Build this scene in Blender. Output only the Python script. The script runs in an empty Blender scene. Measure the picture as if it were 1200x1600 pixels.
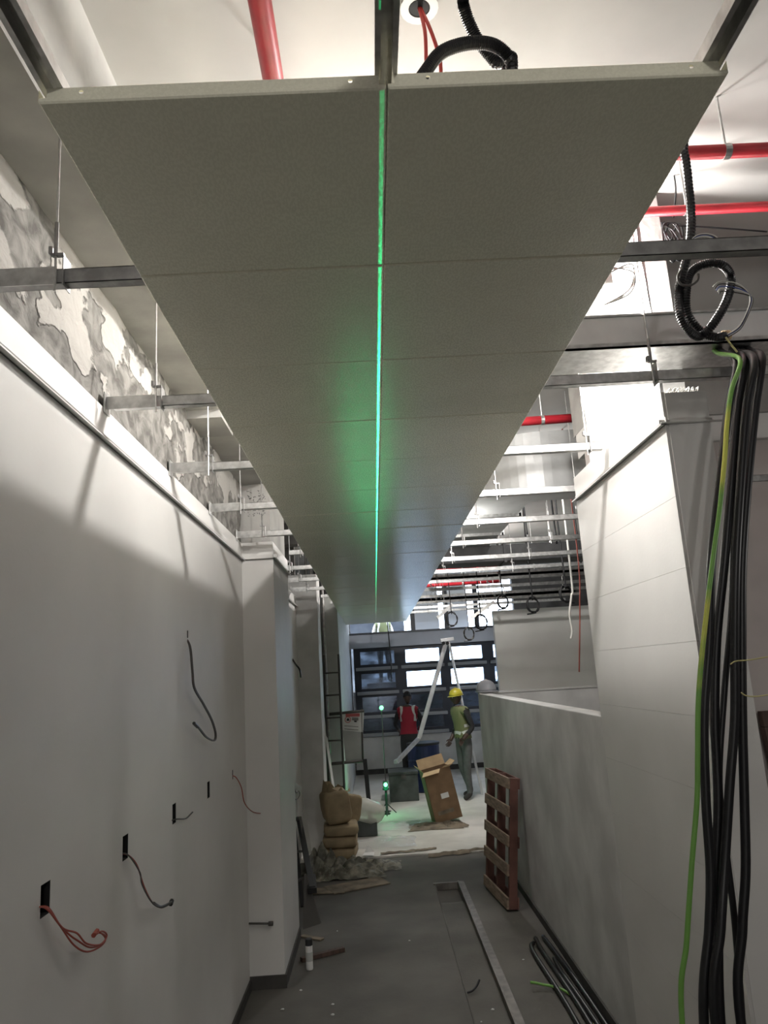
import bpy, bmesh, math, random
from mathutils import Vector, Matrix, noise
from math import sin, cos, pi, radians, sqrt, atan2

# ------------------------------------------------------------------ camera, world, light, exposure
scene = bpy.context.scene
COL = scene.collection
YAW, PITCH, ROLL, FPX, CAMZ = radians(1.404), radians(12.082), radians(3.458), 1180.0, 2.1
_f = Vector((sin(YAW)*cos(PITCH), cos(YAW)*cos(PITCH), sin(PITCH)))
_r0 = Vector((cos(YAW), -sin(YAW), 0)); _u0 = _r0.cross(_f)
_r = cos(ROLL)*_r0 - sin(ROLL)*_u0
_u = sin(ROLL)*_r0 + cos(ROLL)*_u0
cam_d = bpy.data.cameras.new('camera'); cam = bpy.data.objects.new('camera', cam_d); COL.objects.link(cam)
cam_d.sensor_fit = 'VERTICAL'; cam_d.sensor_height = 36.0; cam_d.lens = FPX/1600*36.0
cam_d.clip_start = 0.02; cam_d.clip_end = 200
cam.matrix_world = Matrix(((_r.x, _u.x, -_f.x, 0), (_r.y, _u.y, -_f.y, 0), (_r.z, _u.z, -_f.z, CAMZ), (0, 0, 0, 1)))
scene.camera = cam

world = bpy.data.worlds.new('world'); scene.world = world; world.use_nodes = True
world.node_tree.nodes['Background'].inputs[0].default_value = (0.72, 0.84, 1.0, 1)
world.node_tree.nodes['Background'].inputs[1].default_value = 10.0

scene.view_settings.view_transform = 'Standard'
scene.view_settings.look = 'None'
scene.view_settings.gamma = 1
scene.view_settings.use_curve_mapping = False
scene.view_settings.exposure = 0.0
LAMP_MAIN, LAMP_FLOOD, LAMP_FAR, FILL_NEAR, FILL_BACK = 140.0, 108.0, 185.0, 100.0, 44.0   # watts of the work lamps and the added fill lamps
LAMP_COL = (1.0, 0.97, 0.93)

def ray(x, y): return _r*((x-600)/FPX) - _u*((y-800)/FPX) + _f
def at(x, y, X=None, Y=None, Z=None):
    """world point seen at photo pixel x,y on the plane X=, Y= or Z="""
    d = ray(x, y); c = Vector((0, 0, CAMZ))
    t = X/d.x if X is not None else (Y/d.y if Y is not None else (Z-CAMZ)/d.z)
    return c + d*t

# ------------------------------------------------------------------ materials
MATS = {}
def mat(name, col, rough=0.6, metal=0.0, var=0.0, vscale=4.0, bump=0.0, bscale=40.0, spec=0.5, col2=None, lo=0.35, hi=0.65, detail=4.0, alpha=None, stretch=None, coat=0.0):
    if name in MATS: return MATS[name]
    m = bpy.data.materials.new(name); m.use_nodes = True; nt = m.node_tree; N = nt.nodes; L = nt.links
    b = N['Principled BSDF']; b.inputs['Roughness'].default_value = rough; b.inputs['Metallic'].default_value = metal
    b.inputs['Specular IOR Level'].default_value = spec
    if coat: b.inputs['Coat Weight'].default_value = coat
    c4 = (*col, 1); b.inputs['Base Color'].default_value = c4
    tc = N.new('ShaderNodeTexCoord'); src = tc.outputs['Object']
    if stretch:
        mp = N.new('ShaderNodeMapping'); mp.inputs['Scale'].default_value = stretch; L.new(src, mp.inputs['Vector']); src = mp.outputs[0]
    if var or col2:
        n = N.new('ShaderNodeTexNoise'); n.inputs['Scale'].default_value = vscale; n.inputs['Detail'].default_value = detail
        L.new(src, n.inputs['Vector'])
        r = N.new('ShaderNodeValToRGB'); L.new(n.outputs['Fac'], r.inputs[0])
        r.color_ramp.elements[0].position = lo; r.color_ramp.elements[1].position = hi
        if col2 is None:
            r.color_ramp.elements[0].color = (*[c*(1-var) for c in col], 1); r.color_ramp.elements[1].color = (*[min(1, c*(1+var)) for c in col], 1)
        else:
            r.color_ramp.elements[0].color = c4; r.color_ramp.elements[1].color = (*col2, 1)
        L.new(r.outputs[0], b.inputs['Base Color'])
    if bump:
        n2 = N.new('ShaderNodeTexNoise'); n2.inputs['Scale'].default_value = bscale; n2.inputs['Detail'].default_value = 3
        L.new(src, n2.inputs['Vector'])
        bp = N.new('ShaderNodeBump'); bp.inputs['Strength'].default_value = bump; bp.inputs['Distance'].default_value = 0.01
        L.new(n2.outputs['Fac'], bp.inputs['Height']); L.new(bp.outputs[0], b.inputs['Normal'])
    if alpha is not None: b.inputs['Alpha'].default_value = alpha
    MATS[name] = m; return m
def emis(name, col, s):
    if name in MATS: return MATS[name]
    m = bpy.data.materials.new(name); m.use_nodes = True; nt = m.node_tree
    b = nt.nodes['Principled BSDF']; b.inputs['Base Color'].default_value = (*col, 1)
    b.inputs['Emission Color'].default_value = (*col, 1); b.inputs['Emission Strength'].default_value = s
    MATS[name] = m; return m

DRY = mat('white_drywall', (0.64, 0.63, 0.61), 0.55, var=0.05, vscale=1.6, bump=0.05, bscale=60)
DRYG = mat('skimmed_plaster', (0.60, 0.595, 0.58), 0.7, var=0.16, vscale=2.2, bump=0.08, bscale=25, detail=8)
TRIM = mat('white_metal_trim', (0.62, 0.61, 0.59), 0.4)
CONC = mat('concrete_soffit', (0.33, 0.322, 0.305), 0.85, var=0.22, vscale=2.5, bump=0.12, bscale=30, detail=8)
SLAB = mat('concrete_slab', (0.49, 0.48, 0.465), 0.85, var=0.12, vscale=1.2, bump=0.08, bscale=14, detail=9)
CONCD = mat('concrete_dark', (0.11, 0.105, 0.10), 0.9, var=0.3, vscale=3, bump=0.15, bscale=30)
COLW = mat('column_render', (0.72, 0.71, 0.70), 0.8, var=0.18, vscale=5, bump=0.2, bscale=26, detail=8)
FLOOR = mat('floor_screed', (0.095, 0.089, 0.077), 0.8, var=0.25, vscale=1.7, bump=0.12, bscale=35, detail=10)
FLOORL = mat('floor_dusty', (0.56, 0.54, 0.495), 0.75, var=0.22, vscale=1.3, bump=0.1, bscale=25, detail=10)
TILEM = mat('powder_coated_panel', (0.82, 0.80, 0.655), 0.22, var=0.02, vscale=9, bump=0.10, bscale=170, spec=0.5)
def _speckle(m):
    nt = m.node_tree; N = nt.nodes; L = nt.links
    tc = N.new('ShaderNodeTexCoord'); mp = N.new('ShaderNodeMapping'); mp.inputs['Scale'].default_value = (1, 0.45, 1); L.new(tc.outputs['Object'], mp.inputs[0])
    n = N.new('ShaderNodeTexNoise'); n.inputs['Scale'].default_value = 190; n.inputs['Detail'].default_value = 1; L.new(mp.outputs[0], n.inputs['Vector'])
    r = N.new('ShaderNodeMapRange'); L.new(n.outputs['Fac'], r.inputs[0]); r.inputs[1].default_value = 0.40; r.inputs[2].default_value = 0.60; r.inputs[3].default_value = 0.40; r.inputs[4].default_value = 0.14
    L.new(r.outputs[0], N['Principled BSDF'].inputs['Roughness'])
_speckle(TILEM)
GALV = mat('galvanised_steel', (0.56, 0.56, 0.55), 0.36, 0.85, var=0.18, vscale=30, bump=0.03, bscale=60)
GALVD = mat('galvanised_dull', (0.33, 0.325, 0.32), 0.5, 0.75, var=0.2, vscale=24)
ALU = mat('aluminium', (0.72, 0.73, 0.75), 0.32, 0.9, var=0.08, vscale=12)
REDP = mat('red_pipe_paint', (0.36, 0.018, 0.028), 0.35, var=0.12, vscale=10)
REDC = mat('red_wire', (0.55, 0.06, 0.05), 0.45)
REDCD = mat('brick_red_wire', (0.33, 0.07, 0.05), 0.5)
BLK = mat('black_cable_sheath', (0.012, 0.012, 0.014), 0.38, spec=0.45)
BLKM = mat('black_matte', (0.02, 0.02, 0.022), 0.7)
GREYC = mat('grey_cable', (0.07, 0.065, 0.06), 0.5)
WHC = mat('white_wire', (0.65, 0.64, 0.6), 0.5)
BLUEC = mat('blue_wire', (0.09, 0.12, 0.3), 0.5)
YELC = mat('yellow_wire', (0.6, 0.55, 0.25), 0.5)
GRNC = mat('green_yellow_cable', (0.16, 0.36, 0.07), 0.4, col2=(0.55, 0.58, 0.10), vscale=1.5, lo=0.5, hi=0.56)
DUCT = mat('duct_sheet', (0.62, 0.63, 0.63), 0.42, 0.35, var=0.08, vscale=6)
DUCTD = mat('duct_insulation_dark', (0.06, 0.06, 0.062), 0.6, var=0.2, vscale=8)
WOOD = mat('pallet_board_wood', (0.26, 0.19, 0.14), 0.8, var=0.3, vscale=6, stretch=(8, 1, 8), bump=0.2, bscale=20)
WOODR = mat('pallet_stringer_wood', (0.125, 0.055, 0.043), 0.8, var=0.3, vscale=6, bump=0.2, bscale=20)
WOODD = mat('dark_brown_wood', (0.075, 0.045, 0.035), 0.7, var=0.3, vscale=5, stretch=(6, 6, 1))
CARD = mat('cardboard', (0.22, 0.14, 0.078), 0.85, var=0.12, vscale=8)
CARDL = mat('cardboard_inside', (0.47, 0.34, 0.20), 0.85, var=0.1, vscale=8)
CARDD = mat('dirty_cardboard', (0.20, 0.165, 0.12), 0.9, var=0.35, vscale=6)
SACK = mat('kraft_paper', (0.26, 0.197, 0.115), 0.8, var=0.18, vscale=7, bump=0.25, bscale=16)
TARP = mat('dirty_tarpaulin', (0.07, 0.068, 0.05), 0.6, col2=(0.26, 0.245, 0.19), vscale=9, lo=0.45, hi=0.7, bump=0.3, bscale=20)
FILM = mat('clear_plastic_film', (0.75, 0.76, 0.74), 0.18, bump=0.6, bscale=18, alpha=0.32)
FILMW = mat('milky_plastic_film', (0.62, 0.62, 0.55), 0.25, bump=0.5, bscale=14, alpha=0.62)
WFRAME = mat('window_frame_dark', (0.018, 0.024, 0.04), 0.4)
WRAIL = mat('window_rail_grey', (0.30, 0.31, 0.33), 0.4)
BAND = mat('grey_blue_beam', (0.48, 0.51, 0.58), 0.6, var=0.06, vscale=3)
BLUED = mat('blue_drum_plastic', (0.014, 0.026, 0.085), 0.45, var=0.15, vscale=8)
DARKB = mat('dark_site_box', (0.055, 0.065, 0.06), 0.6, var=0.3, vscale=6)
SKIN = mat('dark_skin', (0.06, 0.033, 0.023), 0.5)
SHIRT = mat('black_shirt', (0.018, 0.018, 0.02), 0.85)
TROUS = mat('grey_trousers', (0.10, 0.105, 0.105), 0.85, var=0.15, vscale=12)
TROUSD = mat('dark_trousers', (0.03, 0.03, 0.03), 0.85)
SHOE = mat('shoe_leather', (0.035, 0.03, 0.028), 0.6)
VESTY = mat('yellow_mesh_vest', (0.17, 0.185, 0.085), 0.8)
VESTR = mat('red_vest', (0.28, 0.013, 0.03), 0.8)
REFL = mat('reflective_tape', (0.62, 0.64, 0.6), 0.35)
HELY = mat('yellow_hard_hat', (0.52, 0.45, 0.045), 0.35)
HELW = mat('white_hard_hat', (0.62, 0.62, 0.64), 0.35)
HELG = mat('grey_hard_hat', (0.42, 0.43, 0.47), 0.4)
SHIRTW = mat('white_shirt', (0.72, 0.68, 0.6), 0.8)
HAIR = mat('hair', (0.01, 0.01, 0.01), 0.8)
EYE = mat('eye_white', (0.7, 0.7, 0.68), 0.3)
WHITEP = mat('white_paper', (0.72, 0.72, 0.70), 0.7)
SHEET = mat('off_white_sheet', (0.46, 0.47, 0.45), 0.7, var=0.08, vscale=5)
INKR = mat('red_ink', (0.5, 0.12, 0.12), 0.7)
INKB = mat('black_ink', (0.03, 0.03, 0.03), 0.8)
DARKV = mat('dark_recess', (0.012, 0.012, 0.012), 0.9)
BASEB = mat('dark_base_strip', (0.05, 0.047, 0.043), 0.8, var=0.25, vscale=8)

# rough masonry above the drywall: grey render with torn white plaster patches
def masonry():
    m = bpy.data.materials.new('torn_plaster_masonry'); m.use_nodes = True; nt = m.node_tree; N = nt.nodes; L = nt.links
    b = N['Principled BSDF']; b.inputs['Roughness'].default_value = 0.9
    tc = N.new('ShaderNodeTexCoord')
    mp = N.new('ShaderNodeMapping'); mp.inputs['Scale'].default_value = (1, 1.5, 2.0); L.new(tc.outputs['Object'], mp.inputs[0])
    n1 = N.new('ShaderNodeTexNoise'); n1.inputs['Scale'].default_value = 1.9; n1.inputs['Detail'].default_value = 7; n1.inputs['Roughness'].default_value = 0.45
    L.new(mp.outputs[0], n1.inputs['Vector'])
    gr = N.new('ShaderNodeSeparateXYZ'); L.new(tc.outputs['Object'], gr.inputs[0])
    hz = N.new('ShaderNodeMapRange'); L.new(gr.outputs['Z'], hz.inputs[0])
    hz.inputs[1].default_value = 0.0; hz.inputs[2].default_value = 0.4; hz.inputs[3].default_value = -0.12; hz.inputs[4].default_value = 0.10
    ad = N.new('ShaderNodeMath'); ad.operation = 'ADD'; L.new(n1.outputs['Fac'], ad.inputs[0]); L.new(hz.outputs[0], ad.inputs[1])
    r1 = N.new('ShaderNodeValToRGB'); L.new(ad.outputs[0], r1.inputs[0])
    e = r1.color_ramp.elements
    e[0].position = 0.545; e[0].color = (0, 0, 0, 1); e[1].position = 0.56; e[1].color = (1, 1, 1, 1)
    n2 = N.new('ShaderNodeTexNoise'); n2.inputs['Scale'].default_value = 7; n2.inputs['Detail'].default_value = 10; n2.inputs['Distortion'].default_value = 0.5
    L.new(mp.outputs[0], n2.inputs['Vector'])
    r2 = N.new('ShaderNodeValToRGB'); L.new(n2.outputs['Fac'], r2.inputs[0])
    r2.color_ramp.elements[0].position = 0.36; r2.color_ramp.elements[0].color = (0.085, 0.08, 0.072, 1)
    r2.color_ramp.elements[1].position = 0.62; r2.color_ramp.elements[1].color = (0.22, 0.212, 0.195, 1)
    mx = N.new('ShaderNodeMix'); mx.data_type = 'RGBA'
    L.new(r1.outputs[0], mx.inputs[0]); L.new(r2.outputs[0], mx.inputs[6]); mx.inputs[7].default_value = (0.36, 0.345, 0.32, 1)
    L.new(mx.outputs[2], b.inputs['Base Color'])
    bp = N.new('ShaderNodeBump'); bp.inputs['Strength'].default_value = 0.8; bp.inputs['Distance'].default_value = 0.02
    am = N.new('ShaderNodeMath'); am.operation = 'ADD'; L.new(r1.outputs[0], am.inputs[0]); L.new(n2.outputs['Fac'], am.inputs[1])
    L.new(am.outputs[0], bp.inputs['Height']); L.new(bp.outputs[0], b.inputs['Normal'])
    return m
MASON = masonry()

# frosted panes: daylight comes through unevenly
def pane_mat(name, lo, hi, scale):
    m = bpy.data.materials.new(name); m.use_nodes = True; nt = m.node_tree; N = nt.nodes; L = nt.links
    out = N['Material Output']; N.remove(N['Principled BSDF'])
    tr = N.new('ShaderNodeBsdfTransparent'); tr.inputs[0].default_value = (0.85, 0.92, 1.0, 1)
    gl = N.new('ShaderNodeBsdfGlossy'); gl.inputs[0].default_value = (0.10, 0.12, 0.16, 1); gl.inputs[1].default_value = 0.15
    tc = N.new('ShaderNodeTexCoord'); mp = N.new('ShaderNodeMapping'); mp.inputs['Scale'].default_value = (1, 1, 2.2); L.new(tc.outputs['Object'], mp.inputs[0])
    n = N.new('ShaderNodeTexNoise'); n.inputs['Scale'].default_value = scale; n.inputs['Detail'].default_value = 5; L.new(mp.outputs[0], n.inputs['Vector'])
    r = N.new('ShaderNodeValToRGB'); L.new(n.outputs['Fac'], r.inputs[0])
    r.color_ramp.elements[0].position = lo; r.color_ramp.elements[1].position = hi
    mx = N.new('ShaderNodeMixShader'); L.new(r.outputs[0], mx.inputs[0]); L.new(gl.outputs[0], mx.inputs[1]); L.new(tr.outputs[0], mx.inputs[2])
    L.new(mx.outputs[0], out.inputs[0]); return m
GLASS1 = pane_mat('pane_hazy', 0.2, 0.8, 3.0)
GLASS2 = pane_mat('pane_clearer', 0.15, 0.5, 2.2)
GLASS3 = pane_mat('pane_dimmed', 0.45, 1.0, 5.0)  # less transparent, stands in for the blocked view behind the lower rows

# ------------------------------------------------------------------ mesh helpers
class MB:
    def __init__(s): s.v = []; s.f = []; s.mi = []; s.cur = 0
    def add(s, vs, fs):
        o = len(s.v); s.v += [Vector(p) for p in vs]; s.f += [tuple(i+o for i in f) for f in fs]; s.mi += [s.cur]*len(fs); return s
    def box(s, x0, x1, y0, y1, z0, z1):
        return s.add([(x0,y0,z0),(x1,y0,z0),(x1,y1,z0),(x0,y1,z0),(x0,y0,z1),(x1,y0,z1),(x1,y1,z1),(x0,y1,z1)],
                     [(0,3,2,1),(4,5,6,7),(0,1,5,4),(1,2,6,5),(2,3,7,6),(3,0,4,7)])
    def obox(s, a, b, w, d, up=(0, 0, 1)):
        """bar from a to b, w wide across, d deep along the up side"""
        a, b = Vector(a), Vector(b); t = (b-a).normalized(); up = Vector(up)
        if abs(t.dot(up)) > 0.98: up = Vector((0, 1, 0))
        sx = t.cross(up).normalized(); sy = sx.cross(t).normalized()
        vs = [p + sx*(w/2*i) + sy*(d/2*j) for p in (a, b) for i, j in ((-1,-1),(1,-1),(1,1),(-1,1))]
        return s.add(vs, [(3,2,1,0),(4,5,6,7),(0,1,5,4),(1,2,6,5),(2,3,7,6),(3,0,4,7)])
    def tube(s, path, r, n=8, cap=True, rib=0):
        P = [Vector(p) for p in path]; m = len(P)
        T = [(P[min(i+1, m-1)]-P[max(i-1, 0)]).normalized() for i in range(m)]
        nrm = T[0].orthogonal().normalized(); vs = []
        for i in range(m):
            nrm = (nrm - T[i]*nrm.dot(T[i]))
            nrm = nrm.normalized() if nrm.length > 1e-6 else T[i].orthogonal().normalized()
            bn = T[i].cross(nrm); rr = r[i] if isinstance(r, (list, tuple)) else r
            if rib and i % 2: rr *= (1-rib)
            vs += [P[i] + nrm*(rr*cos(2*pi*k/n)) + bn*(rr*sin(2*pi*k/n)) for k in range(n)]
        fs = [(i*n+k, i*n+(k+1) % n, (i+1)*n+(k+1) % n, (i+1)*n+k) for i in range(m-1) for k in range(n)]
        if cap: fs += [tuple(range(n-1, -1, -1)), tuple((m-1)*n+k for k in range(n))]
        return s.add(vs, fs)
    def lathe(s, prof, c=(0, 0, 0), n=20, sx=1.0, sy=1.0, capb=True, capt=True):
        c = Vector(c)
        vs = [c + Vector((r*sx*cos(2*pi*k/n), r*sy*sin(2*pi*k/n), z)) for r, z in prof for k in range(n)]
        fs = [(i*n+k, i*n+(k+1) % n, (i+1)*n+(k+1) % n, (i+1)*n+k) for i in range(len(prof)-1) for k in range(n)]
        if capb: fs.append(tuple(range(n-1, -1, -1)))
        if capt: fs.append(tuple((len(prof)-1)*n+k for k in range(n)))
        return s.add(vs, fs)
    def xf(s, M):
        s.v = [M @ p for p in s.v]; return s
    def build(s, name, m, parent=None, smooth=False, bevel=0):
        off = ORIG.get(parent.name, Vector()) if parent else None
        if parent is None:
            xs = [p.x for p in s.v]; ys = [p.y for p in s.v]; zs = [p.z for p in s.v]
            off = Vector(((min(xs)+max(xs))/2, (min(ys)+max(ys))/2, min(zs)))
        me = bpy.data.meshes.new(name); me.from_pydata([p-off for p in s.v], [], s.f)
        for mm in (m if isinstance(m, (list, tuple)) else [m]): me.materials.append(mm)
        if any(s.mi): me.polygons.foreach_set('material_index', s.mi)
        if smooth: me.shade_smooth()
        me.update()
        o = bpy.data.objects.new(name, me); COL.objects.link(o)
        if parent: o.parent = parent
        else: o.location = off
        ORIG[o.name] = off
        if bevel:
            b = o.modifiers.new('bevel', 'BEVEL'); b.width = bevel; b.segments = 2; b.limit_method = 'ANGLE'
        return o
ORIG = {}
def tag(o, label=None, cat=None, group=None, kind=None):
    if label: o['label'] = label
    if cat: o['category'] = cat
    if group: o['group'] = group
    if kind: o['kind'] = kind
    return o
def thing(name, loc, label, cat, group=None):
    o = bpy.data.objects.new(name, None); COL.objects.link(o); o.location = loc; o.empty_display_size = 0.05
    ORIG[o.name] = Vector(loc); return tag(o, label, cat, group)
def struct(o, label=None): return tag(o, label, None, None, 'structure')
def holder(name, loc, label=None):
    o = bpy.data.objects.new(name, None); COL.objects.link(o); o.location = loc; o.empty_display_size = 0.05
    ORIG[o.name] = Vector(loc); return struct(o, label)
def child_copy(src, parent, loc=(0, 0, 0), rot=(0, 0, 0)):
    c = src.copy(); COL.objects.link(c); c.parent = parent; c.location = loc; c.rotation_euler = rot; return c
def spline(pts, seg=8):
    P = [Vector(p) for p in pts]; out = []
    for i in range(len(P)-1):
        p0 = P[max(i-1, 0)]; p1 = P[i]; p2 = P[i+1]; p3 = P[min(i+2, len(P)-1)]
        for k in range(seg):
            t = k/seg
            out.append(0.5*((2*p1)+(-p0+p2)*t+(2*p0-5*p1+4*p2-p3)*t*t+(-p0+3*p1-3*p2+p3)*t**3))
    out.append(P[-1]); return out
rnd = random.Random(7)

# ------------------------------------------------------------------ setting: floor
XL, XR = -0.99, 1.28
ZC = 3.10          # underside of the panels
SLABZ = 4.20
TX0, TX1, TY1 = 0.49, 0.735, 8.2
fl = MB()
for x0, x1, y0, y1 in ((-3.2, TX0, -9, 9.5), (TX1, 5, -9, 9.5), (TX0, TX1, TY1, 9.5)):
    fl.box(x0, x1, y0, y1, -0.2, 0)
fl.box(TX0, TX1, -9, TY1, -0.25, -0.055)
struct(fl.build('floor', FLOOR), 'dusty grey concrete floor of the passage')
# far floor, a thin lighter topping with a ragged front edge
fb = MB(); n = 44; vs = []
for i in range(n+1):
    x = -3.2 + 8.2*i/n
    vs.append((x, 9.48 + 0.12*(noise.noise((x*2.3, 0, 5))) + 0.04*noise.noise((x*9, 3, 1)), 0.02))
m0 = len(vs); vs += [(v[0], 17.0, 0.02) for v in vs]; vs += [(v[0], v[1], -0.05) for v in vs[:m0]]
fs = [(i, i+1, m0+i+1, m0+i) for i in range(n)] + [(2*m0+i, 2*m0+i+1, i+1, i) for i in range(n)]
fb.add(vs, fs); fb.box(-3.2, 5, 9.5, 17.3, -0.2, -0.03)
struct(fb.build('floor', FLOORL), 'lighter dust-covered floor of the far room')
# steel frame of the floor trench
GALVT = mat('dusty_steel_angle', (0.15, 0.14, 0.125), 0.6, 0.3, var=0.25, vscale=14)
tf = thing('trench_frame', ((TX0+TX1)/2, 5, 0), 'steel angle frame around the long trench in the floor', 'trench frame')
MB().box(TX1-0.008, TX1+0.045, 0.5, TY1+0.03, -0.05, 0.014).build('rail', GALVT, tf)
MB().box(TX1-0.02, TX1-0.008, 0.5, TY1, -0.055, 0.028).build('rail_lip', GALVT, tf)
MB().box(TX0-0.02, TX1-0.008, TY1-0.004, TY1+0.03, -0.05, 0.014).build('end_rail', GALVT, tf)
MB().box(TX0-0.006, TX0+0.004, 0.5, TY1, -0.05, 0.006).build('edge_strip', FLOOR, tf)
# screed fill that stops short of the trench head
ff = MB(); g = []
for j in range(40):
    y = 0.5 + (TY1-0.42-0.5)*j/39
    for i in range(5):
        x = TX0+0.005 + (TX1-0.02-TX0-0.005)*i/4
        g.append((x, y + (0.04*noise.noise((x*20, 0, 0)) if j == 39 else 0), -0.022 + 0.006*noise.noise((x*12, y*5, 2)) - (0.03 if j == 39 else 0)))
ff.add(g, [(j*5+i, j*5+i+1, (j+1)*5+i+1, (j+1)*5+i) for j in range(39) for i in range(4)])
tag(ff.build('trench_fill', FLOOR, smooth=True), 'loose cement dust filling the floor trench', 'cement', kind='stuff')

# ------------------------------------------------------------------ setting: left side
def wall_x(name, X, th, y0, y1, z0, z1, holes, m, depth=0.05):
    """wall in the plane x=X whose visible face looks towards +x, with rectangular recesses"""
    ys = sorted({y0, y1, *[h[0] for h in holes], *[h[1] for h in holes]}); zs = sorted({z0, z1, *[h[2] for h in holes], *[h[3] for h in holes]})
    b = MB()
    for i in range(len(ys)-1):
        for j in range(len(zs)-1):
            cy, cz = (ys[i]+ys[i+1])/2, (zs[j]+zs[j+1])/2
            if any(h[0] < cy < h[1] and h[2] < cz < h[3] for h in holes): continue
            b.add([(X, ys[i], zs[j]), (X, ys[i+1], zs[j]), (X, ys[i+1], zs[j+1]), (X, ys[i], zs[j+1])], [(0, 1, 2, 3)])
    for h in holes:
        b.add([(X, h[0], h[2]), (X, h[1], h[2]), (X, h[1], h[3]), (X, h[0], h[3]), (X-depth, h[0], h[2]), (X-depth, h[1], h[2]), (X-depth, h[1], h[3]), (X-depth, h[0], h[3])],
              [(0, 4, 5, 1), (1, 5, 6, 2), (2, 6, 7, 3), (3, 7, 4, 0)])
    b.add([(X-th, y0, z0), (X-th, y1, z0), (X-th, y1, z1), (X-th, y0, z1), (X, y0, z0), (X, y1, z0), (X, y1, z1), (X, y0, z1)],
          [(0, 3, 2, 1), (3, 7, 6, 2), (0, 4, 7, 3), (1, 2, 6, 5)])
    return b.build(name, m)
def bump_grid(X, y0, y1, z0, z1, ny, nz, amp, name, m):
    b = MB(); vs = []
    for i in range(ny+1):
        for j in range(nz+1):
            y = y0+(y1-y0)*i/ny; z = z0+(z1-z0)*j/nz
            vs.append((X + amp*noise.noise((y*5, z*7, 1.3)), y, z))
    b.add(vs, [(i*(nz+1)+j, (i+1)*(nz+1)+j, (i+1)*(nz+1)+j+1, i*(nz+1)+j+1) for i in range(ny) for j in range(nz)])
    return b.build(name, m, smooth=True)
PY0, PY1, PX = 5.87, 6.9, -0.745    # pilaster
BOXES = [(2.39, 1.52), (3.11, 1.51), (3.83, 1.51), (4.59, 1.51)]
UP = (4.11, 2.37)
holes = [(y-0.034, y+0.034, z-0.045, z+0.045) for y, z in BOXES] + [(UP[0]-0.012, UP[0]+0.012, UP[1]-0.02, UP[1]+0.02), (5.33, 5.36, 1.47, 1.53)]
wl = struct(wall_x('wall_left', XL, 0.1, -9, PY0, 0, 3.17, holes, DRY), 'white plastered wall along the left of the passage')
struct(bump_grid(XL-0.012, -9, PY0+0.02, 3.16, 3.66, 200, 12, 0.014, 'wall_left_upper', MASON), 'rough masonry with torn white plaster above the left wall')
MB().box(XL-0.35, XL-0.03, -9, PY0, 3.1, 3.66).build('wall_left_core', CONC)
struct(bpy.data.objects['wall_left_core'])
struct(MB().box(XL-0.45, -0.80, -9, PY0+0.1, 3.65, SLABZ).build('beam_left', CONC), 'smooth concrete beam above the left wall')
struct(MB().box(XL-0.06, -0.80, 4.15, 4.5, 3.60, 3.66).build('beam_step', CONC), 'small step in the concrete beam')
# wall angle trims
def trimx(name, X, y0, y1, z, s=1):
    b = MB().box(min(X, X+s*0.028), max(X, X+s*0.028), y0, y1, z, z+0.003).box(min(X, X+s*0.004), max(X, X+s*0.004), y0, y1, z, z+0.03)
    b.box(min(X+s*0.024, X+s*0.028), max(X+s*0.024, X+s*0.028), y0, y1, z-0.006, z+0.003)
    return struct(b.build(name, TRIM))
trimx('trim_1', XL, -9, PY0, 3.035)
struct(MB().box(XL, PX+0.03, PY0-0.028, PY0, 3.035, 3.038).box(XL, PX+0.03, PY0-0.006, PY0, 3.035, 3.068).build('trim_2', TRIM))
trimx('trim_3', PX, PY0-0.028, PY1, 3.035)
# pilaster cladding and its concrete core
wall_p = MB().box(XL-0.1, PX, PY0, PY1, 0, 3.17).build('wall_left_pilaster', DRY)
struct(wall_p, 'white boxed pilaster projecting from the left wall')
core = struct(MB().box(XL-0.2, PX-0.02, PY0+0.03, PY1-0.03, 3.17, SLABZ).build('column_left', CONC), 'bare concrete column above the pilaster')
# scrawled marker notes on the concrete column (unreadable strokes, four short columns of writing)
ink = MB(); r2 = random.Random(3)
for cI in range(4):
    cx = XL+0.06+0.04*cI
    z = 3.40 + 0.015*r2.random()
    for k in range(7-(cI % 2)):
        for s_ in range(3):
            a = Vector((cx+r2.uniform(-.011, .011), PY0+0.0285, z+r2.uniform(-.011, .011))); bb = a+Vector((r2.uniform(-.016, .016), 0, r2.uniform(-.014, .014)))
            ink.obox(a, bb, 0.003, 0.003, (0, 1, 0))
        z += 0.03
ink.build('marker_writing', INKB, core)
struct(MB().box(PX-0.26, PX+0.014, PY0-0.014, PY0, 0, 0.085).box(PX, PX+0.012, PY0, PY1, 0, 0.085).build('baseboard_left', BASEB), 'dark base strip around the pilaster foot')
struct(MB().box(XL, XL+0.012, -9, PY0, 0, 0.07).build('baseboard_left', BASEB))
wall_x2 = struct(wall_x('wall_left_recess', XL, 0.1, PY1, 10.0, 0, 3.17, [(7.35, 7.37, 1.5, 1.57), (8.2, 8.24, 1.5, 1.58)], DRY), 'recessed white wall behind the pilaster')
trimx('trim_4', XL, PY1, 10.0, 3.035)
struct(MB().box(-1.2, -0.71, 10.0, 10.55, 0, 3.45).build('column_far', DRYG), 'grey plastered column beyond the recess')
struct(MB().box(-1.2, -0.52, 11.6, 17.0, 0, 3.3).build('wall_left_far', SHEET), 'pale wall block beside the windows')
# void and services left of the passage
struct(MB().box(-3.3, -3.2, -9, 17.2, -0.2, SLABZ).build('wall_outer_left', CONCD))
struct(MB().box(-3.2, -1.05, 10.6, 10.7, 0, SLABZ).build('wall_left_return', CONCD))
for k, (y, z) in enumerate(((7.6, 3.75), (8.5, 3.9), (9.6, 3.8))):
    struct(MB().box(-3.2, -0.6, y, y+0.22, z, SLABZ).build('cross_beam', CONCD))

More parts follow.
